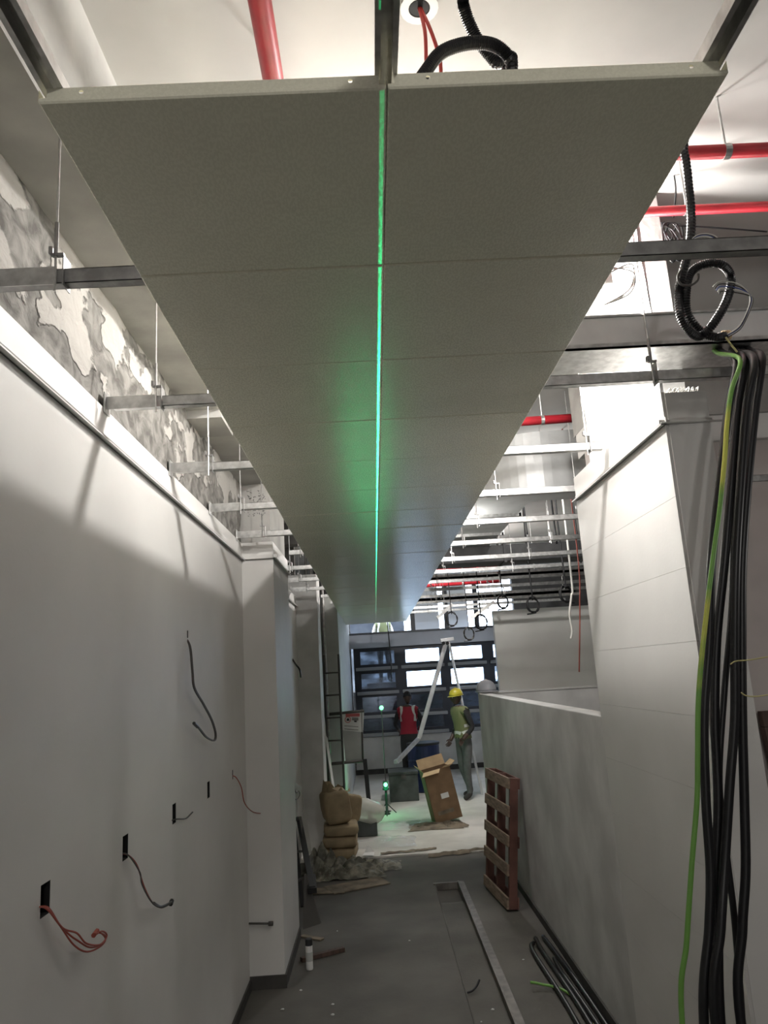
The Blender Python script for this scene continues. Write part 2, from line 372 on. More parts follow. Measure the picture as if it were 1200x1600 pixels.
# ------------------------------------------------------------------ setting: slab and right side
struct(MB().box(-3.3, 5.1, -9.1, 17.6, SLABZ, SLABZ+0.2).build('ceiling', SLAB), 'bare concrete slab above the suspended ceiling')
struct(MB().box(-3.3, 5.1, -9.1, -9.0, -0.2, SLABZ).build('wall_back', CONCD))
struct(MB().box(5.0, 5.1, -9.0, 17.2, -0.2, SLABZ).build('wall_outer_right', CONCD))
RY0, RY1 = 3.02, 4.46
wr = holder('wall_right', (XR+0.1, (RY0+RY1)/2, 0), 'tall white block wall at the end of the low wall')
MB().box(XR+0.012, XR+0.19, RY0+0.002, RY1-0.002, 0, 3.198).build('wall_core', DRY, wr)
zc = [0.0, 0.09, 0.385, 0.68, 0.972, 1.27, 1.567, 1.86, 2.155, 2.45, 2.745, 3.04, 3.20]
for i in range(len(zc)-1):
    MB().box(XR, XR+0.014, RY0, RY1, zc[i]+0.0006, zc[i+1]-0.0006).build('block_course', DRY, wr)
MB().box(XR+0.014, XR+0.19, RY0-0.004, RY0+0.004, 0, 3.195).build('end_face', DRY, wr)
trimx('trim_5', XR, RY0-0.02, RY1, 3.055, -1)
struct(MB().box(XR-0.028, XR+0.25, RY0-0.03, RY0-0.004, 3.055, 3.058).box(XR-0.028, XR+0.2, RY0-0.008, RY0-0.004, 3.055, 3.075).build('trim_6', TRIM))
tr = MB()
for i in range(7):
    p = [(XR+0.05+0.02*i+0.012*sin(a*1.3), RY0+0.03+0.02*rnd.random(), 3.2+0.03*abs(sin(a))) for a in [k*0.7 for k in range(6)]]
    tr.tube(p, 0.0035, 5)
tag(tr.build('wire_tangle', WHC), 'tangle of white wire ends on top of the tall wall', 'wire', kind='stuff')
# rendered column above it
cw = MB(); vs = []
ny, nz = 22, 18
for i in range(ny+1):
    for j in range(nz+1):
        y = RY0+0.07+(1.10)*i/ny; z = 3.19+(SLABZ-3.19)*j/nz
        vs.append((XR+0.03+0.012*noise.noise((y*6, z*6, 2)), y, z))
cw.add(vs, [(i*(nz+1)+j, i*(nz+1)+j+1, (i+1)*(nz+1)+j+1, (i+1)*(nz+1)+j) for i in range(ny) for j in range(nz)])
cw.box(XR+0.045, XR+0.14, RY0+0.07, RY0+1.17, 3.1, SLABZ)
struct(cw.build('column_right', COLW, smooth=False), 'floodlit rendered column above the tall wall')
# low counter wall and its return
LW = 1.79
lw = MB().box(XR, XR+0.13, RY1+0.0, 9.75, 0, LW)
struct(lw.build('wall_right_low', DRYG, bevel=0.006), 'chest-high unpainted plaster wall along the right of the passage')
struct(MB().box(XR+0.13, 4.2, 9.60, 9.75, 0, LW-0.005).build('wall_right_return', DRYG, bevel=0.006), 'low return wall behind the chest-high wall')
struct(MB().box(XR+0.0, 4.2, 9.585, 9.765, LW-0.005, LW+0.015).build('trim_7', TRIM))
struct(MB().box(XR-0.014, XR, 2.9, 9.75, 0, 0.07).build('baseboard_right', BASEB), 'dark base strip along the low wall')
# back wall of the room on the right, with the beam over it
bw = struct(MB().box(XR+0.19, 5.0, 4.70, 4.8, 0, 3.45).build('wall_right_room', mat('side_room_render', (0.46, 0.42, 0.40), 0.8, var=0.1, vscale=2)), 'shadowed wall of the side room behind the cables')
struct(MB().box(XR+0.19, 5.0, 4.66, 4.95, 3.452, 3.62).build('wall_right_band', DRY))
struct(MB().box(XR+0.19, 5.0, 4.64, 5.0, 3.622, SLABZ).build('beam_right', CONC), 'concrete beam over the side room')
# partition beyond the counter
struct(MB().box(2.24, 5.0, 14.0, 14.15, 0, 3.12).build('wall_far_partition', DRY), 'pale partition wall beyond the low wall')

# ------------------------------------------------------------------ setting: window wall
WY = 17.0
struct(MB().box(-0.52, 5.0, WY, WY+0.15, 0, 0.78).build('wall_far_sill', DRYG), 'low wall under the windows')
struct(MB().box(-0.52, 5.0, WY-0.06, WY, 0, 0.12).build('baseboard_far', BASEB))
struct(MB().box(-0.52, 5.0, WY-0.10, WY+0.15, 2.68, 2.97).build('beam_far', BAND), 'grey blue beam above the windows')
struct(MB().box(-0.52, 5.0, WY-0.13, WY+0.18, 2.97, 3.01).build('beam_ledge', WFRAME))
cols = [(-0.45, 0.55), (0.55, 1.58), (1.58, 2.52), (2.52, 3.5)]
panes = [(-0.30, 0.45), (0.70, 1.45), (1.68, 2.40), (2.65, 3.3)]
rows = [(2.32, 2.60), (1.80, 2.12), (1.30, 1.62), (0.92, 1.16)]
gl = [[GLASS1, GLASS1, GLASS3, GLASS3], [GLASS2, GLASS2, GLASS3, GLASS3], [GLASS2, GLASS2, GLASS3, GLASS3], [GLASS1, GLASS1, GLASS3, GLASS3]]
for ci, ((x0, x1), (p0, p1)) in enumerate(zip(cols, panes)):
    w = holder('window_%d' % (ci+1), ((x0+x1)/2, WY, 0.78))
    b = MB(); b.box(x0, p0, WY, WY+0.12, 0.78, 2.68); b.box(p1, x1, WY, WY+0.12, 0.78, 2.68)
    zprev = 2.68
    for z0, z1 in rows:
        b.box(p0, p1, WY, WY+0.12, z1, zprev); zprev = z0
    b.box(p0, p1, WY, WY+0.12, 0.78, zprev); b.build('window_frame', WFRAME, w)
    for ri, (z0, z1) in enumerate(rows):
        MB().box(p0, p1, WY+0.05, WY+0.056, z0, z1).build('pane', gl[ci][ri], w)
        MB().box(x0+0.04, x1-0.04, WY-0.07, WY, z0-0.13, z0-0.06).build('rail', WRAIL, w, bevel=0.01)
# clerestory over the beam and what is behind it
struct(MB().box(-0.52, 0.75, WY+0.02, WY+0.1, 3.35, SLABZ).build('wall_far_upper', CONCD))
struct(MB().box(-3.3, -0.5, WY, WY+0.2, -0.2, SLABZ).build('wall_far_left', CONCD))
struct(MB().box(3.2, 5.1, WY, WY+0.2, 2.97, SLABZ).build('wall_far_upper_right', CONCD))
FACADE = mat('outside_facade', (0.025, 0.03, 0.04), 0.8, col2=(0.06, 0.065, 0.075), vscale=2.2, lo=0.4, hi=0.7)
struct(MB().box(-3.3, 7, 17.9, 20.5, -0.2, 1.72).build('platform_outside', BASEB), 'raised dark deck outside the windows')
struct(MB().box(-3.3, 0.72, 20.3, 20.5, 1.72, 2.95).build('wall_outside', mat('outside_facade_pale', (0.07, 0.08, 0.095), 0.8, col2=(0.2, 0.22, 0.25), vscale=2.2, lo=0.4, hi=0.7)))
struct(MB().box(-3.3, 0.85, 20.3, 20.5, 2.95, 6.0).build('wall_outside', FACADE))
for i, x in enumerate((0.86, 1.62, 2.30)):
    struct(MB().box(x, x+0.1, WY+0.02, WY+0.1, 3.0, SLABZ).build('clerestory_post', WFRAME))
for i, (x0, x1) in enumerate(((0.98, 1.55), (1.73, 2.22))):
    o = MB().box(x0, x1, WY+0.55, WY+0.6, 2.9, SLABZ); o.box(x0+0.05, x1-0.05, WY+0.54, WY+0.55, 3.2, 3.23)
    tag(o.build('white_panel', WHITEP), ('white board standing behind the clerestory, left of the two', 'white board standing behind the clerestory, right of the two')[i], 'board', 'white boards above the windows')
    
# ------------------------------------------------------------------ suspended ceiling: panels
TW, TL, SEAM = 0.607, 0.585, 0.078
sc_root = thing('suspended_ceiling', (SEAM, 8.15, ZC), 'long run of paired grey metal panels hung down the passage', 'suspended ceiling')
def panel_mesh():
    b = MB(); w, l = TW/2-0.0015, TL/2-0.0015; h = 0.028; c = 0.003
    # flat face with a small bevelled edge
    b.add([(-w+c, -l+c, 0), (w-c, -l+c, 0), (w-c, l-c, 0), (-w+c, l-c, 0), (-w, -l, c), (w, -l, c), (w, l, c), (-w, l, c)],
          [(0, 3, 2, 1), (0, 1, 5, 4), (1, 2, 6, 5), (2, 3, 7, 6), (3, 0, 4, 7)])
    # side upstands
    for sx in (-1, 1):
        q = [(sx*w, -l, c), (sx*w, l, c), (sx*w, l, h), (sx*w, -l, h)]
        b.add(q, [(0, 1, 2, 3)] if sx > 0 else [(3, 2, 1, 0)])
    # end flanges with a rolled bead and two punched holes
    for sy in (-1, 1):
        y = sy*l
        b.add([(-w, y, c), (w, y, c), (w, y, c+0.005), (-w, y, c+0.005), (-w, y+0.004*(-sy), c+0.008), (w, y+0.004*(-sy), c+0.008), (w, y+0.004*(-sy), c+0.010), (-w, y+0.004*(-sy), c+0.010)],
              [(0, 1, 2, 3), (3, 2, 5, 4), (4, 5, 6, 7)])
        yb = y+0.004*(-sy); z0, z1 = c+0.010, h+0.004; xe = w-0.012
        hx = [-w+0.072, w-0.062]; hs = (z1-z0)/2; zc_ = (z0+z1)/2
        xs = [-xe] + [q for hh in hx for q in (hh-hs, hh+hs)] + [xe]
        for i in range(0, 6, 2):
            b.add([(xs[i], yb, z0), (xs[i+1], yb, z0), (xs[i+1], yb, z1), (xs[i], yb, z1)], [(0, 1, 2, 3)])
        for hh in hx:
            r = 0.0042
            out = [(1, 0), (1, 1), (0, 1), (-1, 1), (-1, 0), (-1, -1), (0, -1), (1, -1)]
            vo = [(hh+hs*a, yb, zc_+hs*bb) for a, bb in out]; vi = [(hh+r*cos(k*pi/4), yb, zc_+r*sin(k*pi/4)) for k in range(8)]
            b.add(vo+vi, [(k, (k+1) % 8, 8+(k+1) % 8, 8+k) for k in range(8)])
        b.add([(-xe, yb, z1), (xe, yb, z1), (xe, yb-sy*0.012, z1+0.001), (-xe, yb-sy*0.012, z1+0.001)], [(0, 1, 2, 3)])
    return b
pm = panel_mesh().build('ceiling_panel', TILEM)
pm.parent = sc_root; pr = random.Random(5)
first = True
for r_ in range(24):
    for s in (-1, 1):
        o = pm if first else child_copy(pm, sc_root)
        first = False
        o.location = (s*TW/2, 1.135+TL*(r_+0.5)-8.15, pr.uniform(-0.0008, 0.0008))
        o.rotation_euler = (pr.uniform(-0.0022, 0.0022), pr.uniform(-0.0012, 0.0012), 0)

# runners along the panel edges and the seam
ORD = ['nearest the camera', 'second from the camera', 'third from the camera', 'fourth from the camera', 'fifth from the camera', 'sixth from the camera', 'seventh from the camera',
       'eighth from the camera', 'ninth from the camera', 'tenth from the camera', 'eleventh from the camera', 'twelfth from the camera', 'thirteenth from the camera', 'fourteenth from the camera']
for x, lab in ((SEAM-TW+0.022, 'galvanised runner along the left edge of the ceiling panels'), (SEAM, 'galvanised runner over the middle seam of the ceiling panels'), (SEAM+TW-0.022, 'galvanised runner along the right edge of the ceiling panels')):
    t = thing('ceiling_runner', (x, 7, ZC+0.03), lab, 'runner', 'ceiling runners')
    z0, z1 = ZC+0.034, ZC+0.066; w = 0.016
    b = MB().box(x-w, x-w+0.003, -0.6, 15.17, z0, z1).box(x+w-0.003, x+w, -0.6, 15.17, z0, z1).box(x-w, x+w, -0.6, 15.17, z1, z1+0.002)
    b.build('channel', GALV, t)
    MB().box(x-w-0.004, x-w+0.006, -0.6, 15.17, z0-0.002, z0).box(x+w-0.006, x+w+0.004, -0.6, 15.17, z0-0.002, z0).build('lip', GALV, t)

# carrier channels across, with hanger rods, clips and wall brackets
CH = [1.87+0.945*k for k in range(14)]
for k, y in enumerate(CH):
    x0 = XL+0.03 if y < 10 and not (PY0-0.05 < y < PY1) else (PX+0.05 if y < 10 else -0.6)
    if 9.9 < y < 10.7: x0 = -0.68
    x1 = 2.4 if y < 3 else (XR-0.035 if y < RY1+0.05 else 3.4)
    if y > 13.9: x1 = 2.2
    t = thing('carrier_channel', (0.2, y, ZC+0.07), 'galvanised steel channel across the ceiling, '+ORD[k], 'channel', 'carrier channels above the panels')
    z0, z1 = ZC+0.07, ZC+0.112; d = 0.017; th = 0.002
    ps = 0.0
    b = MB().box(x0, x1, y-d, y-d+th, z0, z1).box(x0, x1, y+d-th, y+d, z0, z1).box(x0, x1, y-d, y+d, z0, z0+th)
    b.box(x0, x1, y-d, y-d+0.008, z1-th, z1).box(x0, x1, y+d-0.008, y+d, z1-th, z1)
    b.build('channel', GALV if k != 0 else GALVD, t)
    if x0 < -0.9:
        bx = x0-0.0
        MB().box(bx, bx+0.17, y-d-0.003, y-d-0.0005, z0-0.004, z1+0.006).box(bx-0.028, bx-0.024, y-0.04, y+0.025, z0-0.02, z1+0.02).box(bx-0.028, bx, y-d-0.003, y-d-0.0005, z0-0.004, z1+0.006).build('wall_bracket', GALV, t)
    rods = [-0.79 if x0 < -0.9 else x0+0.1]
    rods += [1.72 if k == 0 else 1.16] if y < RY1 else ([0.84, 1.62] if y < 10.6 else [1.05, 2.0])
    for rx in rods:
        if rx > x1: continue
        ztop = 3.65 if (rx < -0.75 and y < PY0) else SLABZ
        if -0.99 < rx < -0.72 and PY0 < y < PY1: continue
        rr = MB().tube([(rx, y-d-0.012, z0-0.03), (rx, y-d-0.012, ztop)], 0.0035, 6)
        ro = rr.build('hanger_rod', GALV, t)
        cl = MB().box(rx-0.010, rx+0.022, y-d-0.016, y-d-0.004, z1+0.03, z1+0.038).box(rx+0.018, rx+0.021, y-d-0.012, y+d+0.003, z0-0.012, z1+0.035).box(rx-0.016, rx-0.008, y-d-0.022, y-d-0.002, z1+0.034, z1+0.055)
        cl.tube([(rx, y-d-0.012, z1+0.03), (rx, y-d-0.012, z1+0.13)], 0.006, 6)
        cl.build('spring_clip', GALVD, ro)

# ------------------------------------------------------------------ pipes
def pipe(a, b, r, lab, grp=None, joints=(), m=REDP):
    a, b = Vector(a), Vector(b); mid = (a+b)/2
    t = thing('sprinkler_pipe', mid, lab, 'pipe', grp)
    MB().tube([a, b], r, 18).build('pipe', m, t, smooth=True)
    for q in joints:
        p = a.lerp(b, q); d = (b-a).normalized()*0.04
        MB().tube([p-d, p+d], r*1.25, 18).build('coupling', m, t, smooth=True)
    n = max(2, int((b-a).length/1.2))
    for q in range(n):
        p = a.lerp(b, (q+0.5)/n); h = MB().tube([p, Vector((p.x, p.y, SLABZ))], 0.005, 6); d = (b-a).normalized()*0.012
        hg = h.build('pipe_hanger', GALV, t); MB().tube([p-d, p+d], r*1.12, 14).build('clamp_band', GALV, hg)
    return t
pipe((-0.22, -2.0, 3.98), (-0.22, 6.5, 3.98), 0.034, 'red sprinkler pipe running lengthways under the slab', None, (0.2, 0.75))
pipe((0.75, 2.50, 3.96), (4.9, 2.50, 3.96), 0.026, 'red sprinkler pipe crossing at upper right, nearer of the two', 'red cross pipes', (0.6,))
pipe((0.75, 2.87, 3.96), (4.9, 2.87, 3.96), 0.021, 'red sprinkler pipe crossing at upper right, farther of the two', 'red cross pipes', (0.55,))
pipe((0.5, 5.1, 3.78), (1.55, 5.1, 3.80), 0.032, 'short red pipe in the dark gap beside the tall wall', None)
pipe((-0.4, 11.6, 3.66), (2.05, 11.6, 3.66), 0.065, 'thick red pipe above the far end of the ceiling', 'far red pipes', (0.5, 0.85))
pipe((-0.4, 12.6, 3.52), (2.2, 12.6, 3.52), 0.05, 'thin red pipe lowest above the far ceiling end', 'far red pipes', (0.4,))

# ------------------------------------------------------------------ trunking and ducts upper right
t = thing('cable_trunking', (2.0, 2.8, 3.26), 'galvanised cable trunking crossing in front of the tall wall', 'cable trunking')
MB().box(0.55, 4.9, 2.80, 3.04, 3.32, 3.45).build('trough', DUCT, t, bevel=0.004)
MB().box(0.55, 4.9, 2.793, 2.80, 3.312, 3.335).box(0.55, 4.9, 2.793, 3.045, 3.312, 3.32).build('lower_lip', GALV, t)
MB().box(0.55, 4.9, 2.793, 3.045, 3.45, 3.458).build('lid', GALV, t)
# elbow duct
t = thing('elbow_duct', (1.6, 6.2, 3.5), 'large white sheet-metal duct elbow above the passage', 'duct')
b = MB(); vs = []; n = 14
def ductpath(k):
    a = pi/2*k/n; R0 = 0.62
    return Vector((1.62-R0*sin(a)*1.0, 6.62-R0*cos(a)*1.0+0.0, 0)), Vector((-sin(a), -cos(a), 0))
secs = [(Vector((4.86, 6.0, 0)), Vector((0, -1, 0)))]
for k in range(n+1):
    a = pi/2*k/n; c = Vector((1.55, 6.62, 0)); o_ = Vector((-sin(a), -cos(a), 0)); secs.append((c+o_*0.62, o_))
secs.append((Vector((0.93, 10.5, 0)), Vector((-1, 0, 0))))
for p, o_ in secs:
    q = p - o_*0.52
    vs += [(p.x, p.y, 3.52), (p.x, p.y, 4.0), (q.x, q.y, 4.0), (q.x, q.y, 3.52)]
fs = [(i*4+j, i*4+(j+1) % 4, (i+1)*4+(j+1) % 4, (i+1)*4+j) for i in range(len(secs)-1) for j in range(4)] + [(0, 3, 2, 1)]
b.add(vs, fs); b.build('duct_body', DUCT, t)
for i, y in enumerate((7.0, 8.0, 9.0, 10.0)):
    MB().box(0.90, 1.47, y, y+0.03, 3.49, 3.52).box(0.90, 0.93, y, y+0.03, 3.49, 4.03).box(1.45, 1.48, y, y+0.03, 3.49, 4.03).build('flange', GALV, t)
MB().box(1.9, 1.93, 5.97, 6.55, 3.49, 3.52).box(1.9, 1.93, 5.97, 6.0, 3.49, 4.03).build('flange', GALV, t)
t = thing('cross_duct', (2.4, 8.9, 3.4), 'wide dark insulated duct crossing beyond the white elbow', 'duct')
MB().box(0.7, 4.9, 8.55, 8.95, 3.28, 3.47).build('duct_body', DUCTD, t, bevel=0.01)
for x in (1.55, 2.6, 3.6): MB().box(x, x+0.03, 8.53, 8.97, 3.265, 3.485).build('flange', DUCTD, t)
# flat tray strips seen beyond
for i, (y, z, x0) in enumerate(((9.7, 3.42, 0.75), (10.8, 3.36, 0.75), (13.2, 3.3, 0.8))):
    tr_ = MB().box(x0, 3.6, y, y+0.16, z, z+0.05).box(x0, 3.6, y, y+0.01, z, z+0.09).build('cable_tray', GALVD)
    for hx in (1.7, 2.4, 3.4): MB().tube([(hx, y+0.08, z+0.04), (hx, y+0.08, SLABZ)], 0.006, 6).build('hanger_rod', GALV, tr_)
    tag(tr_, ('dull steel cable tray just beyond the dark duct', 'dull steel cable tray over the hanging cable loops', 'dull steel cable tray farthest down the passage')[i], 'cable tray', 'cable trays')
# lit bulkhead behind the ducts
struct(MB().box(4.88, 4.98, 5.0, 13.9, 3.0, SLABZ).build('wall_plenum_right', DRY), 'white bulkhead lit beyond the ducts')

# ------------------------------------------------------------------ lamps
def lamp(name, loc, watts, lab, r=0.06, rot=None, col=LAMP_COL):
    t = thing(name, loc, lab, 'lamp', 'temporary work lamps')
    x, y, z = loc
    MB().lathe([(0.02, 0.10), (0.035, 0.12), (0.035, 0.19), (0.02, 0.21)], loc, 14).build('lamp_holder', BLKM, t, smooth=True)
    MB().tube([(x, y, z+0.2), (x, y, SLABZ)], 0.005, 6).build('flex', BLK, t)
    ld = bpy.data.lights.new(name+'_light', 'POINT'); ld.energy = watts; ld.shadow_soft_size = r; ld.color = col
    lo = bpy.data.objects.new(name+'_light', ld); COL.objects.link(lo); lo.parent = t
    prof = [(0.018, 0.11), (0.035, 0.085), (0.055, 0.04), (0.058, 0.0), (0.045, -0.035), (0.02, -0.055), (0.002, -0.058)]
    MB().lathe(prof, loc, 14, capt=True).build('cage', mat('lamp_glass', (1, 1, 1), 0.3, alpha=0.04), t, smooth=True)
    return t
lamp('work_or_fill_lamp', (0.27, 3.22, 3.985), LAMP_MAIN, 'work lamp hanging above the ceiling panels')
lamp('work_or_fill_lamp', (1.72, 7.3, 3.93), 30.0, 'work lamp hanging beside the duct above the low wall')
lamp('work_or_fill_lamp', (0.775, 6.9, 3.42), 44.0, 'fill lamp added in the gap between the panels and the duct')  # added fill, brightens the low wall
lamp('work_or_fill_lamp', (1.2, 11.25, 3.9), LAMP_FAR, 'work lamp hanging over the far counter')
lamp('work_or_fill_lamp', (0.35, -2.6, 3.45), FILL_NEAR, 'unseen fill lamp added under the slab at the near end of the passage')  # added fill out of view, lifts the panel flange and wall end face
lamp('work_or_fill_lamp', (3.3, 2.3, 2.5), 28.0, 'fill lamp added in the side room at right')  # added fill for the side room wall
lamp('work_or_fill_lamp', (0.2, -4.8, 1.0), FILL_BACK, 'unseen fill lamp added low at the near end of the passage')  # added fill behind the camera, lifts the panel undersides
# flood lamp on the column
FLP = Vector((1.05, 2.99, 3.74))
t = thing('flood_lamp', FLP, 'glaring flood lamp hung beside the panel edge at right', 'lamp')
MB().box(FLP.x-0.09, FLP.x+0.07, FLP.y-0.03, FLP.y+0.03, FLP.z-0.055, FLP.z+0.055).build('housing', TRIM, t, bevel=0.008)
MB().box(FLP.x-0.075, FLP.x+0.055, FLP.y+0.031, FLP.y+0.036, FLP.z-0.045, FLP.z+0.045).build('lens', emis('flood_lens', (1, 0.98, 0.95), 25.0), t)
MB().box(FLP.x+0.01, FLP.x+0.03, FLP.y-0.01, FLP.y+0.01, FLP.z+0.05, SLABZ).build('bracket', GALV, t)
ld = bpy.data.lights.new('flood_light', 'POINT'); ld.energy = LAMP_FLOOD; ld.shadow_soft_size = 0.07; ld.color = LAMP_COL
lo = bpy.data.objects.new('flood_light', ld); COL.objects.link(lo); lo.parent = t; lo.location = (0, 0.06, 0)
for k in range(3):
    p = spline([FLP+Vector((0.05, 0, 0.02*k)), FLP+Vector((0.16, -0.03, 0.03-0.02*k)), FLP+Vector((0.14, -0.02, -0.08-0.01*k)), FLP+Vector((0.02, -0.02, -0.15))], 8)
    MB().tube(p, 0.003, 5).build('lead_wire', WHC if k % 2 else GREYC, t, smooth=True)

# ------------------------------------------------------------------ laser level: a real light whose beam is three thin planes
LZ = at(603, 1226, Y=12.1).z
LP = Vector((SEAM-0.008, 12.1, LZ))
t = thing('laser_level', (LP.x, LP.y, 0.02), 'laser level shining green on a small stand on the floor', 'laser level')
MB().lathe([(0.05, 0.02), (0.05, 0.04), (0.02, 0.05), (0.018, LP.z-0.09), (0.05, LP.z-0.08), (0.05, LP.z-0.06)], (LP.x, LP.y+0.05, 0), 14).build('stand', BLKM, t, smooth=False)
MB().box(LP.x-0.04, LP.x+0.04, LP.y+0.005, LP.y+0.1, LP.z-0.06, LP.z+0.05).build('housing', BLKM, t, bevel=0.008)
for a in range(3):
    q = a*2*pi/3+0.5
    MB().tube([(LP.x, LP.y+0.05, 0.18), (LP.x+0.16*cos(q), LP.y+0.05+0.16*sin(q), 0.025)], 0.008, 6).build('leg', BLKM, t)
GGLOW = emis('green_laser_glow', (0.27, 1.0, 0.47), 1.6)
MB().lathe([(0.0005, -0.034), (0.022, -0.026), (0.034, 0), (0.022, 0.026), (0.0005, 0.034)], (LP.x, LP.y-0.005, LP.z), 12).build('aperture', GGLOW, t, smooth=True)
def laser_light():
    ld = bpy.data.lights.new('laser_beam', 'POINT'); ld.energy = 1.0; ld.shadow_soft_size = 0.0; ld.color = (1, 1, 1)
    ld.use_nodes = True; nt = ld.node_tree; N = nt.nodes; L = nt.links; em = N['Emission']
    tc = N.new('ShaderNodeTexCoord'); sp = N.new('ShaderNodeSeparateXYZ'); L.new(tc.outputs['Normal'], sp.inputs[0])
    def line(axis, half, strength):
        a = N.new('ShaderNodeMath'); a.operation = 'ABSOLUTE'; L.new(sp.outputs[axis], a.inputs[0])
        mr = N.new('ShaderNodeMapRange'); mr.interpolation_type = 'SMOOTHSTEP'; L.new(a.outputs[0], mr.inputs[0])
        mr.inputs[1].default_value = half*0.45; mr.inputs[2].default_value = half; mr.inputs[3].default_value = strength; mr.inputs[4].default_value = 0
        return mr.outputs[0]
    # the fan along the passage is driven harder towards the camera side, as its power is spread along the line
    ym = N.new('ShaderNodeMapRange'); L.new(sp.outputs['Y'], ym.inputs[0]); ym.inputs[1].default_value = -0.99; ym.inputs[2].default_value = -0.6; ym.inputs[3].default_value = 1.0; ym.inputs[4].default_value = 0.12
    zm = N.new('ShaderNodeMapRange'); zm.interpolation_type = 'SMOOTHSTEP'; L.new(sp.outputs['Z'], zm.inputs[0]); zm.inputs[1].default_value = 0.2315; zm.inputs[2].default_value = 0.2335; zm.inputs[3].default_value = 0.0; zm.inputs[4].default_value = 1.0
    yz = N.new('ShaderNodeMath'); yz.operation = 'MULTIPLY'; L.new(ym.outputs[0], yz.inputs[0]); L.new(zm.outputs[0], yz.inputs[1])
    l1 = N.new('ShaderNodeMath'); l1.operation = 'MULTIPLY'; L.new(line('X', 0.0006, 1.0), l1.inputs[0]); L.new(yz.outputs[0], l1.inputs[1])
    m1 = N.new('ShaderNodeMath'); m1.operation = 'MULTIPLY'; L.new(l1.outputs[0], m1.inputs[0]); m1.inputs[1].default_value = LASER
    a1 = N.new('ShaderNodeMath'); a1.operation = 'ADD'; L.new(m1.outputs[0], a1.inputs[0]); L.new(line('Y', 0.004, LASER*0.012), a1.inputs[1])
    a2 = N.new('ShaderNodeMath'); a2.operation = 'ADD'; L.new(a1.outputs[0], a2.inputs[0]); L.new(line('Z', 0.0015, LASER*0.004), a2.inputs[1])
    a3 = N.new('ShaderNodeMath'); a3.operation = 'ADD'; L.new(a2.outputs[0], a3.inputs[0]); a3.inputs[1].default_value = 4.0
    # stray glow of the head, strongest along the passage
    gm = N.new('ShaderNodeMapRange'); gm.interpolation_type = 'SMOOTHSTEP'; L.new(sp.outputs['Y'], gm.inputs[0]); gm.inputs[1].default_value = -1.0; gm.inputs[2].default_value = -0.90; gm.inputs[3].default_value = 60.0; gm.inputs[4].default_value = 0.0
    gz = N.new('ShaderNodeMapRange'); gz.interpolation_type = 'SMOOTHSTEP'; L.new(sp.outputs['Z'], gz.inputs[0]); gz.inputs[1].default_value = 0.2; gz.inputs[2].default_value = 0.26
    gg = N.new('ShaderNodeMath'); gg.operation = 'MULTIPLY'; L.new(gm.outputs[0], gg.inputs[0]); L.new(gz.outputs[0], gg.inputs[1]); gm = gg
    a4 = N.new('ShaderNodeMath'); a4.operation = 'ADD'; L.new(a3.outputs[0], a4.inputs[0]); L.new(gm.outputs[0], a4.inputs[1]); a3 = a4
    em.inputs[0].default_value = (0.012, 1.0, 0.30, 1); L.new(a3.outputs[0], em.inputs[1])
    return ld
LASER = 4500.0
lo = bpy.data.objects.new('laser_beam', laser_light()); COL.objects.link(lo); lo.parent = t; lo.location = LP-Vector((LP.x, LP.y, 0.02)) + Vector((0, -0.06, 0))
# second green spot: an added pole with an emissive tip stands in for it
P2 = at(596, 1106, Y=12.35)
t = thing('added_spot_pole', (P2.x, P2.y+0.03, 0.02), 'added thin pole with a glowing green tip for the second laser spot', 'pole')
MB().tube([(P2.x, P2.y+0.03, 0.02), (P2.x, P2.y+0.03, P2.z+0.03)], 0.007, 6).build('pole', GREYC, t)
MB().lathe([(0.06, 0.02), (0.06, 0.03), (0.01, 0.04)], (P2.x, P2.y+0.03, 0), 12).build('foot', BLKM, t)
MB().lathe([(0.0005, -0.036), (0.024, -0.028), (0.036, 0), (0.024, 0.028), (0.0005, 0.036)], P2, 12).build('green_spot', GGLOW, t, smooth=True)
ld = bpy.data.lights.new('green_spot_light', 'POINT'); ld.energy = 1.2; ld.color = (0.05, 1, 0.4); ld.shadow_soft_size = 0.02  # added light for the green spill around the spot
lo = bpy.data.objects.new('green_spot_light', ld); COL.objects.link(lo); lo.parent = t; lo.location = (0, -0.12, P2.z-0.02)

# ------------------------------------------------------------------ left wall: outlet boxes and wires
def wire(pts, r, m, parent, name='wire', seg=8):
    return MB().tube(spline(pts, seg), r, 6).build(name, m, parent, smooth=True)
def outlet(y, z, hw, hh, lab):
    t = thing('outlet_box', (XL, y, z), lab, 'outlet box', 'outlet boxes in the left wall')
    b = MB().box(XL-0.049, XL-0.047, y-hw, y+hw, z-hh, z+hh)
    for q in ((y-hw, y-hw+0.002, z-hh, z+hh), (y+hw-0.002, y+hw, z-hh, z+hh), (y-hw, y+hw, z-hh, z-hh+0.002), (y-hw, y+hw, z+hh-0.002, z+hh)):
        b.box(XL-0.048, XL-0.0015, *q)
    b.build('back_box', DARKV, t); return t
def wl_px(x, y, out=0.02): return at(x, y, X=XL+out)
t = outlet(2.39, 1.52, 0.034, 0.045, 'outlet box nearest the camera with three long red wires')
for k, pts in enumerate(([(75, 1418), (92, 1443), (108, 1460), (122, 1470), (140, 1480), (158, 1476), (167, 1462), (160, 1455), (150, 1460)],
                         [(75, 1420), (95, 1448), (115, 1476), (135, 1487), (155, 1480), (165, 1468), (158, 1458), (148, 1459)],
                         [(73, 1420), (98, 1450), (120, 1458), (135, 1474), (156, 1476), (166, 1464), (156, 1457)])):
    P = [Vector((XL-0.03, 2.39, 1.50))] + [wl_px(x, y, 0.015+0.045*min(1, i/4)+0.008*k) for i, (x, y) in enumerate(pts)]
    wire(P, 0.0028, REDCD, t)
